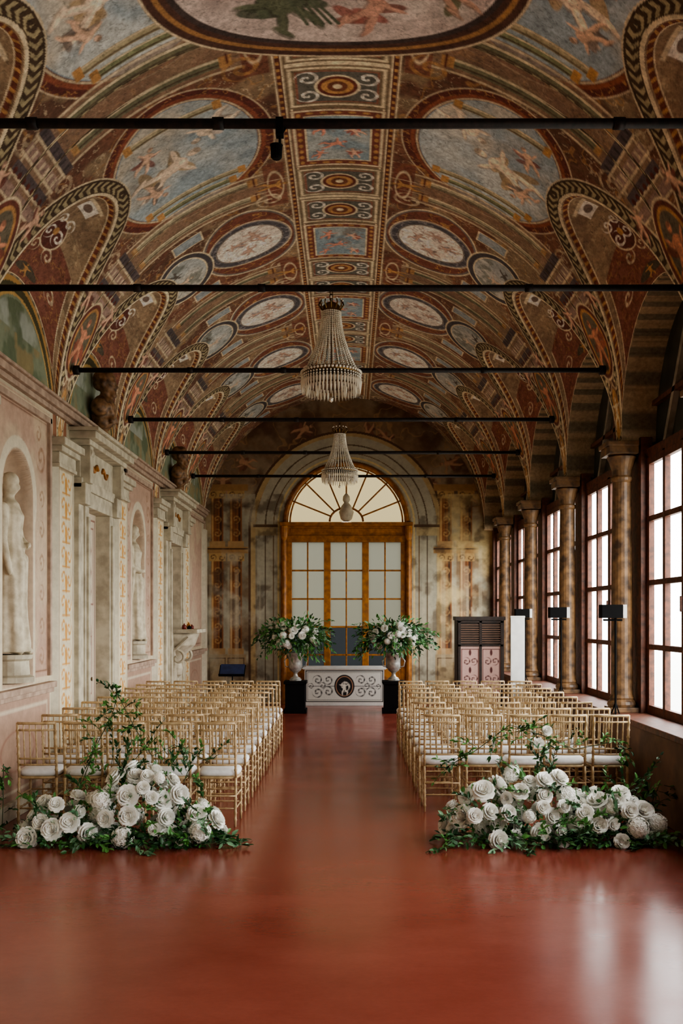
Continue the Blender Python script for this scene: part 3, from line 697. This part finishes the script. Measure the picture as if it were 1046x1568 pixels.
# ------------------------------------------------------------ right wall
wr=empty('wall_right')
a=Acc(); a.box(2.92,3.4,YB,YE,0,.78,0); a.box(2.88,3.42,YB,YE,.78,.84,1); a.obj('parapet',[M_parapet,M_wood],wr,bevel=.008)
a=Acc(); a.box(3.36,3.42,YB,YE,3.52,5.3,0); a.box(3.24,3.42,YB,YE,3.52,3.62,1)
for b in range(-1,8):
    yc=(b+.5)*S
    for sg in(-1,1):
        M=Matrix.Translation((3.33,yc+sg*.45,4.15))@Matrix.Rotation(sg*.55,4,'X')
        a.box(-.03,.03,-.035,.035,-.65,.65,2,M)
    a.box(3.3,3.36,yc-.04,yc+.04,3.6,4.95,1); a.box(3.3,3.36,yc-1.2,yc+1.2,4.08,4.13,1)
a.obj('lunette_boards',[M_darkpanel,M_wood,M_timber],wr)
a=Acc()
for k in range(-1,9):
    y0=k*S; a.box(3.18,3.3,max(y0-.19,YB),min(y0+.19,YE),.84,3.75)
a.obj('piers',[M_wood],wr)
for k in range(0,8):
    y0=k*S; e=empty('painted_column' ,(3.03,y0,.84))
    a=Acc()
    a.box(-.15,.15,-.15,.15,0,.05,0)
    a.lathe([(.145,.05),(.155,.08),(.145,.11),(.12,.13),(.13,.15),(.115,.18),(.112,.8),(.108,1.6),(.1,2.3),(.098,2.45)],(0,0,0),20,1)
    a.lathe([(.098,2.45),(.115,2.47),(.115,2.5),(.1,2.52),(.105,2.58),(.14,2.68),(.16,2.72),(.13,2.74)],(0,0,0),20,0)
    a.box(-.18,.13,-.18,.18,2.74,2.82,0); a.box(-.2,.13,-.2,.2,2.82,2.87,0)
    a.obj('shaft',[M_col,M_col],e,smooth=False,bevel=.004)
idx=1
for b in range(-1,8):
    ya=b*S+.17; yb=(b+1)*S-.17; yc=(ya+yb)/2
    e=empty('window_%d'%idx,(3.27,yc,0)); idx+=1
    a=Acc(); hw=(yb-ya)/2
    for y in(-hw+.04,-hw/2,0,hw/2,hw-.04): 
        w=.055 if y==0 or abs(y)>hw*.7 else .036
        a.box(-.03,.03,y-w,y+w,.84,3.54)
    for z in(.88,1.54,2.21,2.88,3.5):
        w=.05 if z in(.88,3.5) else .028
        a.box(-.028,.028,-hw,hw,z-w,z+w)
    a.box(-.06,.0,-.012,.012,1.9,2.05)
    a.obj('frame',[M_wood],e,bevel=.004)
    g=Acc(); g.add([(.0,-hw,.84),(.0,hw,.84),(.0,hw,3.54),(.0,-hw,3.54)],[(0,1,2,3)]); g.obj('glass',[M_glass],e)

# ------------------------------------------------------------ tie rods
def cylx(name,y,z,r=.026):
    a=Acc(); a.tube([(-2.86,y,z+.0),(0,y,z-.004),(2.86,y,z)],r,10)
    for x in(-2.82,2.82): a.tube([(x-.03,y,z),(x+.03,y,z)],.05,10)
    for x in(-1.6,1.55,-.6): a.tube([(x-.03,y,z-.002),(x+.03,y,z-.002)],r*1.25,10)
    return a.obj(name,[M_iron],smooth=True)
for k in range(1,8): cylx('tie_rod',k*S,4.5)
e=empty('clamp_spotlight',(-.27,2*S,4.47))
a=Acc(); a.box(-.02,.02,-.03,.03,-.04,.05); a.tube([(0,0,-.03),(0,.02,-.09)],.008,6); a.lathe([(.02,0),(.03,.01),(.032,.07),(.036,.075)],(-.02,.03,-.15),12)
a.tube([(.02,0,.03),(.03,0,0),(.0,0,-.05)],.006,5); a.obj('lamp_head',[M_black],e)

# ------------------------------------------------------------ chandeliers
def chandelier(x,y):
    e=empty('chandelier',(x,y,4.47))
    a=Acc()
    def bead(p,r,mi=0,sz=1): a.add(ICO1[0],ICO1[1],mi,Matrix.Translation(p)@Matrix.Diagonal((r,r,r*sz,1)))
    for i in range(3): a.tube([(0.012*math.cos(t),0 if i%2 else .012*math.cos(t),-.01-i*.026+.018*math.sin(t)) for t in [k*math.pi/4 for k in range(9)]],.004,4,1)
    a.lathe([(.012,-.08),(.05,-.1),(.07,-.12),(.078,-.16),(.08,-.17),(.06,-.17)],(0,0,0),20,1)
    for k in range(12):
        t=2*math.pi*k/12; a.tube([(.075*math.cos(t),.075*math.sin(t),-.15),(.1*math.cos(t),.1*math.sin(t),-.11),(.09*math.cos(t),.09*math.sin(t),-.08)],.006,4,1); bead((.09*math.cos(t),.09*math.sin(t),-.075),.01)
    N=30
    for k in range(N):
        t=2*math.pi*k/N
        for i in range(30):
            f=i/29; r=.075+.135*f**1.8; z=-.17-.47*f; bead((r*math.cos(t),r*math.sin(t),z),.0086)
    a.lathe([(.205,-.64),(.228,-.64),(.232,-.655),(.228,-.67),(.205,-.67)],(0,0,0),36,1)
    for k in range(50):
        t=2*math.pi*k/50; bead((.238*math.cos(t),.238*math.sin(t),-.655),.013)
    for ring,(r,zt,n_,ln) in enumerate(((.236,-.67,52,.15),(.20,-.69,40,.15),(.12,-.70,24,.14))):
        for k in range(n_):
            t=2*math.pi*k/n_; 
            for q in range(2): bead((r*math.cos(t),r*math.sin(t),zt-.012-.02*q),.009)
            v=[(0,0,0),(.013,0,-.03),(0,.013,-.03),(-.013,0,-.03),(0,-.013,-.03),(0,0,-ln+.02)]
            a.add(v,[(0,1,2),(0,2,3),(0,3,4),(0,4,1),(5,2,1),(5,3,2),(5,4,3),(5,1,4)],0,Matrix.Translation((r*math.cos(t),r*math.sin(t),zt-.03))@Matrix.Rotation(t,4,'Z'))
    a.lathe([(.225,-.76),(.232,-.765),(.225,-.77)],(0,0,0),36,1)
    bead((0,0,-.87),.02,0,1.2)
    for k in range(10):
        t=2*math.pi*k/10; a.tube([(.07*math.cos(t),.07*math.sin(t),-.17),(.1*math.cos(t),.1*math.sin(t),-.4),(.2*math.cos(t),.2*math.sin(t),-.64)],.003,4,1)
        a.tube([(0,0,-.66),(.22*math.cos(t),.22*math.sin(t),-.66)],.004,4,1)
    a.tube([(0,0,-.08),(0,0,-.86)],.006,6,1)
    a.obj('crystal_strings',[M_crys,M_brass],e)
chandelier(-.04,3*S); chandelier(-.02,5*S)

# ------------------------------------------------------------ chairs
def chair_mesh():
    a=Acc(); hw=.165; r=.0135
    for sg in(-1,1):
        a.turned((sg*hw,.17,0),(sg*hw,.17,.43),r,6,6)
        a.turned((sg*hw,-.20,0),(sg*hw,-.165,.43),r,6,6)
        a.turned((sg*hw,-.165,.43),(sg*hw,-.22,.92),r,6,6)
        for z in(.16,.27): a.turned((sg*hw,-.18,z),(sg*hw,.17,z),.009,3,5)
        a.tube([(sg*hw,.17,.40),(sg*hw*.9,.10,.42),(sg*hw,-.0,.425)],.006,4)
    for z in(.16,.27):
        a.turned((-hw,.17,z),(hw,.17,z),.009,3,5); a.turned((-hw,-.185,z),(hw,-.185,z),.009,3,5)
    def yb(z): return -.165-.055*(z-.43)/.49
    for z in(.915,.855,.60,.545):
        rr=.0135 if z>.9 else .01
        a.tube([(-hw,yb(z),z),(-hw*.5,yb(z)-.014,z),(0,yb(z)-.02,z),(hw*.5,yb(z)-.014,z),(hw,yb(z),z)],rr,6)
    for i in range(-2,3):
        x=i*.055; bow=-.02*(1-(x/hw)**2)
        a.turned((x,yb(.545)+bow,.545),(x,yb(.915)+bow,.915),.0072,4,5)
    def rsq(s,z,n=28,p=4):
        out=[]
        for k in range(n):
            t=2*math.pi*k/n; cx,sy=math.cos(t),math.sin(t); m=(abs(cx)**p+abs(sy)**p)**(-1/p); out.append((s*cx*m,s*sy*m*.98,z))
        return out
    def stack(levels,mi):
        vs=[];fs=[]
        for s_,z in levels: vs+=rsq(s_,z)
        for j in range(len(levels)-1):
            for k in range(28): k2=(k+1)%28; fs.append((j*28+k,j*28+k2,(j+1)*28+k2,(j+1)*28+k))
        fs.append(tuple(range(27,-1,-1))); fs.append(tuple((len(levels)-1)*28+k for k in range(28)))
        a.add(vs,fs,mi)
    stack([(.175,.415),(.188,.42),(.188,.436),(.178,.44)],0)
    stack([(.165,.441),(.183,.452),(.188,.468),(.184,.488),(.168,.502),(.12,.509),(.05,.512)],1)
    return a.mesh('chiavari_chair',[M_chair,M_cush])
CM=chair_mesh()
def put_chair(x,y,rz):
    o=bpy.data.objects.new('chiavari_chair',CM); scene.collection.objects.link(o); o.location=(x,y,0); o.rotation_euler=(0,0,rz)
for r in range(9):
    for x in(-2.66,-2.26,-1.86,-1.46,-1.06): put_chair(x+random.uniform(-.006,.006),9.0+r*.71+random.uniform(-.03,.03),random.uniform(-.03,.03))
for r in range(8):
    for x in(.99,1.39,1.79,2.19,2.59): put_chair(x+random.uniform(-.006,.006),9.65+r*.72+random.uniform(-.03,.03),random.uniform(-.03,.03))

# ------------------------------------------------------------ flowers
def petal():
    vs=[];fs=[]
    for i in range(4):
        for j in range(4):
            u=(j/3-.5); t=i/3; w=[.45,.95,1.1,.7][i]
            vs.append((u*w, -.16*t*t*t+ .3*u*u*(1 if i<3 else .4), t))
    for i in range(3):
        for j in range(3): fs.append((i*4+j,i*4+j+1,(i+1)*4+j+1,(i+1)*4+j))
    return vs,fs
PET=petal()
def rose():
    a=Acc()
    for ring,(n_,tilt,sz,rad) in enumerate(((3,-.12,.6,.10),(4,.0,.72,.18),(5,.22,.8,.27),(6,.55,.85,.34),(7,.95,.8,.38),(6,1.45,.75,.36))):
        for k in range(n_):
            t=2*math.pi*(k+.37*ring)/n_
            M=Matrix.Rotation(t,4,'Z')@Matrix.Translation((0,-rad,.12-.06*ring))@Matrix.Rotation(tilt,4,'X')@Matrix.Diagonal((sz*1.05,sz,sz*.82,1))
            a.add(PET[0],PET[1],0,M)
    a.add(ICO2[0],ICO2[1],0,Matrix.Translation((0,0,.12))@Matrix.Diagonal((.36,.36,.36,1)))
    return a.v,a.f
def hydra():
    a=Acc(); N=60
    for i in range(N):
        z=1-1.6*i/N; r=math.sqrt(max(0,1-z*z)); t=i*2.39996
        p=Vector((r*math.cos(t),r*math.sin(t),z)); q=p.to_track_quat('Z','Y').to_matrix().to_4x4()
        M=Matrix.Translation(p*(.88+.08*(i%3)))@q@Matrix.Rotation(i*1.1,4,'Z')
        for k in range(4):
            a.add([(0,0,0),(.16,.02,.05),(.21,.21,.0),(.02,.16,.05)],[(0,1,2,3)],0,M@Matrix.Rotation(k*math.pi/2,4,'Z'))
    a.add(ICO2[0],ICO2[1],0,Matrix.Scale(.86,4))
    return a.v,a.f
ROSE=rose(); HYD=hydra()
LEAF=([(0,0,0),(.22,.3,.05),(0,.33,0),(-.22,.3,.05),(.17,.7,.03),(0,.7,-.03),(-.17,.7,.03),(0,1,-.1)],[(0,1,2),(0,2,3),(1,4,5,2),(2,5,6,3),(4,7,5),(5,7,6)])
def orient(p,d,s,roll=None):
    d=Vector(d).normalized(); q=d.to_track_quat('Z','Y').to_matrix().to_4x4()
    return Matrix.Translation(p)@q@Matrix.Rotation(random.uniform(0,6.28) if roll is None else roll,4,'Z')@Matrix.Scale(s,4)
def leafM(p,d,s):
    d=Vector(d).normalized(); q=d.to_track_quat('Y','Z').to_matrix().to_4x4()
    return Matrix.Translation(p)@q@Matrix.Rotation(random.uniform(-1,1),4,'Y')@Matrix.Scale(s,4)
def wisp(a,p,d,length,n,ls,mi,droop=.2,stem=4):
    p=Vector(p); d=Vector(d).normalized(); pts=[p.copy()]
    for i in range(n):
        d=(d+Vector((random.uniform(-.16,.16),random.uniform(-.16,.16),random.uniform(-.1,.1)-droop/n*2))).normalized(); p=p+d*length/n
        if p.z<.02: p.z=.02
        pts.append(p.copy())
        for k in range(2):
            ld=d+Vector((random.uniform(-1,1),random.uniform(-1,1),random.uniform(-.6,.8)))
            a.add(LEAF[0],LEAF[1],mi,leafM(p,ld,ls*random.uniform(.7,1.2)))
    a.tube(pts,[.003*(1-.6*i/len(pts)) for i in range(len(pts))],4,stem)
def floor_arr(name,cx,cy,humps,nleaf,wisps,zmin=0):
    e=empty(name,(cx,cy,0)); a=Acc()
    placed=[]
    for (dx,dy,rx,ry,h,nb) in humps:
        tries=0; cnt=0
        while cnt<nb and tries<6000:
            tries+=1
            t=random.uniform(0,6.28); z=random.uniform(.08,1)
            if math.sin(t)>.35 and random.random()<.6: continue
            rr=math.sqrt(1-z*z*.96); n_=Vector((rr*math.cos(t)/rx,rr*math.sin(t)/ry,z/h*1.0)).normalized()
            k=random.uniform(.9,1.16); s=random.choice((.05,.058,.066,.074,.082,.09)); p=Vector((dx+rx*rr*math.cos(t)*k,dy+ry*rr*math.sin(t)*k,max(s*.9,h*z*k*.95)))
            if any((p-q).length<(s+s2)*.92 for q,s2 in placed): continue
            placed.append((p,s)); cnt+=1
            if s>.085 or random.random()<.1: a.add(HYD[0],HYD[1],0,orient(p,n_,s*.95))
            else: a.add(ROSE[0],ROSE[1],0,orient(p-n_*s*.2,n_+Vector((random.uniform(-.4,.4),random.uniform(-.7,.1),random.uniform(-.2,.3))),s*1.15))
        for i in range(nleaf):
            t=random.uniform(0,6.28); z=random.uniform(.0,1)**1.2; rr=math.sqrt(1-z*z*.96); k=random.uniform(.7,1.06)
            if random.random()<.35: z*=.22; k=random.uniform(.9,1.3)
            p=Vector((dx+rx*rr*math.cos(t)*k,dy+ry*rr*math.sin(t)*k,max(.03,h*z*k*.95)))
            n_=Vector((rr*math.cos(t),rr*math.sin(t),z+random.uniform(-.5,.5)))+Vector((random.uniform(-.6,.6),random.uniform(-.6,.6),random.uniform(-.3,.4)))
            a.add(LEAF[0],LEAF[1],random.choice((1,1,2,2,3)),leafM(p,n_,random.uniform(.045,.085)))
    for w in wisps: wisp(a,*w)
    a.v=[(x,y,max(z,.004)) for (x,y,z) in a.v]
    a.obj('flowers_and_foliage',[M_petal,M_leafd,M_leafl,M_leafg,M_stem],e,smooth=False)
    return e
def rw(dx0,dx1,z0,z1,n_,up,ls,lf,mis,y0=-.12,y1=.18):
    out=[]
    for i in range(n_):
        out.append(((random.uniform(dx0,dx1),random.uniform(y0,y1),random.uniform(z0,z1)),(random.uniform(-.8,.8),random.uniform(-.5,.3),up*random.uniform(.5,1.2)),random.uniform(*lf),9,ls,random.choice(mis)))
    return out
wl_=rw(-.85,.8,.03,.1,54,.1,.07,(.2,.38),(1,1,2,3),-.3,.0)+rw(-.1,.5,.3,.58,14,1.6,.055,(.18,.3),(2,1,3),.0,.3)+rw(-.25,.2,.3,.6,6,3,.05,(.4,.7),(2,1),.15,.3)+rw(-.8,.75,.15,.45,16,.6,.055,(.12,.22),(1,2,2,3),-.3,-.05)
floor_arr('floor_flower_arrangement',-1.75,8.22,[(-.50,0,.34,.26,.38,21),(.14,.02,.38,.28,.60,38),(.56,-.02,.26,.24,.32,14)],430,wl_)
wr_=rw(-.85,.98,.03,.1,60,.1,.07,(.2,.4),(1,1,2,3),-.3,.0)+rw(-.35,.2,.3,.55,12,1.4,.055,(.2,.36),(2,1,3),.0,.3)+rw(.55,.85,.2,.4,10,1.4,.05,(.25,.45),(1,2),.1,.3)+rw(-.8,.85,.15,.45,18,.6,.055,(.12,.22),(1,2,2,3),-.3,-.05)
floor_arr('floor_flower_arrangement',1.72,8.25,[(-.52,0,.30,.28,.48,22),(-.08,.02,.38,.28,.54,33),(.48,0,.42,.26,.42,32)],430,wr_)
def garland(name,pts,n_,ls,mis,blooms=0):
    e=empty(name,(0,0,0)); a=Acc(); P=[Vector(p) for p in pts]
    a.tube(P,.004,4,4)
    for i in range(n_):
        t=random.uniform(0,len(P)-1.001); k=int(t); p=P[k].lerp(P[k+1],t-k)+Vector((random.gauss(0,.03),random.gauss(0,.02),random.gauss(0,.03)))
        p.z=max(p.z,.03)
        wisp(a,p,(random.uniform(-1,1),random.uniform(-1,.1),random.uniform(-.4,1)),random.uniform(.08,.2),4,ls,random.choice(mis))
    for i in range(blooms):
        k=random.randrange(len(P)); a.add(ROSE[0],ROSE[1],0,orient(P[k]+Vector((random.gauss(0,.04),-.04,random.gauss(0,.04))),(0,-1,.5),.05))
    a.v=[(x,y,max(z,.004)) for (x,y,z) in a.v]
    a.obj('vines',[M_petal,M_leafd,M_leafl,M_leafg,M_stem],e)
garland('trailing_greenery',[(-2.2,8.56,.4),(-2.1,8.6,.7),(-1.95,8.62,1.0),(-1.9,8.62,1.18),(-1.75,8.6,.9),(-1.6,8.6,.65),(-1.4,8.58,.75),(-1.1,8.58,.6)],50,.055,(1,2,2))
garland('trailing_greenery',[(1.0,9.25,.45),(1.3,9.27,.62),(1.6,9.25,.85),(1.9,9.27,.75),(2.2,9.26,.62),(2.6,9.26,.7),(2.75,9.2,.45)],46,.055,(1,2,2),2)
garland('trailing_greenery',[(-2.86,8.5,.02),(-2.85,8.5,.3),(-2.84,8.48,.6)],14,.055,(1,2))
garland('trailing_greenery',[(2.0,8.5,.05),(2.4,8.55,.12),(2.7,8.6,.2),(2.82,8.7,.4)],30,.07,(1,2,1))

# urns
def urn_group(x,y):
    p=empty('display_pedestal',(x,y,0)); a=Acc(); a.box(-.22,.22,-.22,.22,0,.08); a.box(-.19,.19,-.19,.19,.08,.56); a.box(-.22,.22,-.22,.22,.56,.62); a.obj('plinth_block',[M_black],p,bevel=.008)
    e=empty('flower_urn',(x,y,.62)); a=Acc()
    a.box(-.11,.11,-.11,.11,0,.03); a.lathe([(.1,.03),(.1,.05),(.05,.08),(.035,.13),(.05,.16),(.1,.2),(.13,.27),(.125,.34),(.13,.42),(.16,.5),(.175,.53),(.165,.55),(.13,.53)],(0,0,0),24,rip=lambda t,z:.05*math.cos(12*t) if .18<z<.45 else 0)
    for sg in(-1,1): a.tube([(sg*.12,0,.26),(sg*.2,0,.28),(sg*.22,0,.38),(sg*.15,0,.47)],.012,6)
    a.obj('urn',[M_silver],e,smooth=True)
    b=Acc(); cz=.86
    for i in range(56):
        t=random.uniform(0,6.28); z=random.uniform(-.75,.95); r=math.sqrt(1-z*z); n_=Vector((r*math.cos(t),r*math.sin(t),z)); pp=Vector((n_.x*.44,n_.y*.38,cz+n_.z*.27))
        if n_.y>.4: continue
        s=random.uniform(.055,.08); b.add(*( (ROSE if i%3 else HYD)),0,orient(pp,n_+Vector((0,-.4,0)),s))
    for i in range(1050):
        t=random.uniform(0,6.28); z=random.uniform(-.9,.95); r=math.sqrt(1-z*z); n_=Vector((r*math.cos(t),r*math.sin(t),z)); k=random.uniform(.4,.98 if random.random()<.5 else 1.4)
        b.add(LEAF[0],LEAF[1],random.choice((1,2,2,3)),leafM(Vector((n_.x*.5*k,n_.y*.34*k,cz+n_.z*.33*k)),n_+Vector((random.uniform(-.5,.5),random.uniform(-.5,.5),random.uniform(-.5,.3))),random.uniform(.07,.12)))
    for i in range(58):
        t=random.uniform(0,6.28); wisp(b,(.25*math.cos(t),.2*math.sin(t),cz+random.uniform(-.1,.15)),(math.cos(t),math.sin(t)*.5,random.uniform(-.3,.9)),random.uniform(.4,.68),8,.09,random.choice((1,2,3)),.6)
    b.obj('bouquet',[M_petal,M_leafd,M_leafl,M_leafg,M_stem],e)
urn_group(-.93,19.3); urn_group(.97,19.3)

# altar front
e=empty('scagliola_altar_front',(0,20.75,0))
a=Acc(); a.box(-.84,.86,0,.38,0,.06); a.box(-.82,.84,.012,.36,.06,.76); a.box(-.86,.88,-.02,.4,.76,.82); a.obj('body',[M_white],e,bevel=.006)
u=np.linspace(-.82,.84,200); z=np.linspace(.06,.76,90); c=Cv(u,z,.009); U,Z=c.all(); c.C[:]=L(226,224,216)
K=L(40,38,40)
c.frame(-.8,.82,.08,.74,.02,K); c.frame(-.76,.78,.12,.70,.008,K)
for sg in(-1,1):
    for (dx,dz,r,d) in((.34,.30,.12,1),(.34,.54,.11,-1),(.56,.28,.12,-1),(.56,.54,.11,1),(.7,.41,.07,1),(.46,.42,.08,1)): c.scroll(.01+sg*dx,dz,r,K,d*sg,.9,9)
    c.line(.01+sg*.2,.41,.01+sg*.75,.41,.006,K)
c.ell(.01,.41,.21,.24,K); c.ell(.01,.41,.18,.21,L(196,150,120)); c.ell(.01,.41,.165,.195,K); c.scroll(.01,.41,.13,L(226,220,208),1,1,8); c.fig(.01,.4,.25,0,L(226,220,208))
grid_obj('inlaid_panel',np.stack([U,np.full_like(U,.0),Z],-1),c.C,M_panelp,parent=e)

# painted cabinet + white panel
e=empty('painted_cabinet',(2.22,16.0,0))
a=Acc(); a.box(-.38,.38,0.012,.4,.05,1.8); a.box(-.4,.4,-.01,.42,1.8,1.86); a.box(-.4,.4,-.01,.42,0,.08)
for sx in(-.36,-.02,.32): a.box(sx,sx+.04,-.012,.02,.08,1.8)
for zz in(.1,1.38,1.76): a.box(-.36,.36,-.012,.02,zz,zz+.03)
for i in range(9):
    z=1.43+i*.036; a.box(-.32,-.02,-.006,.01,z,z+.014,1); a.box(.02,.32,-.006,.01,z,z+.014,1)
a.obj('carcass',[mat_s('dark_cabinet_wood',(58,44,38),(40,32,28),rough=.5,scale=12),M_parapet],e)
u=np.linspace(-.32,.32,90); z=np.linspace(.12,1.38,170); c=Cv(u,z,.009); U,Z=c.all(); c.C[:]=L(206,170,160); K=L(90,50,50)
for cx in(-.17,.17):
    c.frame(cx-.14,cx+.14,.16,1.34,.012,K)
    for q in range(4):
        for sg in(-1,1): c.scroll(cx+sg*.06,.3+q*.28,.07,K,sg*(1 if q%2 else -1),1,8)
        c.ell(cx,.44+q*.28,.02,.05,K)
grid_obj('door_panels',np.stack([U,np.full_like(U,.0),Z],-1),c.C,M_panelp,parent=e)
e=empty('white_display_panel',(2.74,15.55,0)); a=Acc(); a.box(-.11,.11,0,.03,.04,1.86); a.box(-.09,.09,-.1,.12,0,.04); a.box(-.115,.115,-.004,.034,1.84,1.87); a.obj('board',[M_white],e,bevel=.004)

# uplight fixtures on stands by the columns
for k in(4,5,6):
    e=empty('led_floodlight_on_stand',(2.86,k*S-.27,.84)); a=Acc()
    a.tube([(.03,0,.0),(.03,0,1.0)],.012,8)
    for t in range(3): a.tube([(.03,0,.12),(.03+.04*math.cos(t*2.1),.09*math.sin(t*2.1),.0)],.008,6)
    a.box(-.13,.09,-.07,.07,1.0,1.14); a.box(.09,.13,-.07,.07,1.0,1.14,1); a.tube([(-.1,0,.98),(.1,0,.98)],.012,6)
    a.obj('fixture',[M_black,M_white],e,bevel=.004)
e=empty('music_stand',(-2.05,18.4,0)); a=Acc()
a.tube([(0,0,.1),(0,0,.8)],.012,8)
for t in range(3): a.tube([(0,0,.25),(.22*math.cos(t*2.1),.22*math.sin(t*2.1),0.01)],.009,6)
M=Matrix.Translation((0,0,.86))@Matrix.Rotation(-.9,4,'X'); a.box(-.24,.24,-.01,.0,-.15,.15,0,M); a.box(-.22,.22,-.03,-.01,-.13,.15,1,M); a.box(-.24,.24,-.05,0,-.16,-.145,0,M)
a.obj('stand',[M_black,M_blue],e)

# ------------------------------------------------------------ light
w=bpy.data.worlds.new('overcast_sky'); scene.world=w; w.use_nodes=True; nt=w.node_tree
bg=nt.nodes['Background']; tc=nt.nodes.new('ShaderNodeTexCoord'); sp=nt.nodes.new('ShaderNodeSeparateXYZ'); r=nt.nodes.new('ShaderNodeValToRGB')
nt.links.new(tc.outputs['Generated'],sp.inputs[0]); 
mr=nt.nodes.new('ShaderNodeMapRange'); mr.inputs['From Min'].default_value=-1; mr.inputs['From Max'].default_value=1
nt.links.new(sp.outputs['Z'],mr.inputs['Value']); nt.links.new(mr.outputs['Result'],r.inputs['Fac'])
e_=r.color_ramp.elements; e_[0].position=.35; e_[0].color=(.34,.33,.29,1); e_[1].position=.53; e_[1].color=(1,.99,.97,1)
x=r.color_ramp.elements.new(.47); x.color=(.5,.51,.47,1)
nt.links.new(r.outputs['Color'],bg.inputs['Color']); bg.inputs['Strength'].default_value=12.0
def portal(loc,rot,sx,sy):
    l=bpy.data.lights.new('window_light_portal','AREA'); l.shape='RECTANGLE'; l.size=sx; l.size_y=sy; l.cycles.is_portal=True
    o=bpy.data.objects.new('window_light_portal',l); o.location=loc; o.rotation_euler=rot; scene.collection.objects.link(o)
for b in range(-1,8): portal((3.44,(b+.5)*S,2.19),(0,math.pi/2,0),2.7,2.34)
portal((DX,YE+.15,2.9),(math.pi/2*-1,0,0),2.5,4.3)

cam=bpy.data.cameras.new('camera'); co=bpy.data.objects.new('camera',cam); scene.collection.objects.link(co)
co.location=(.1,0,1.85); co.rotation_euler=(math.pi/2,0,0)
cam.sensor_fit='VERTICAL'; cam.sensor_height=36; cam.lens=35; cam.shift_y=161/1568; cam.shift_x=-11/1568
cam.clip_start=.05; cam.clip_end=200
scene.camera=co
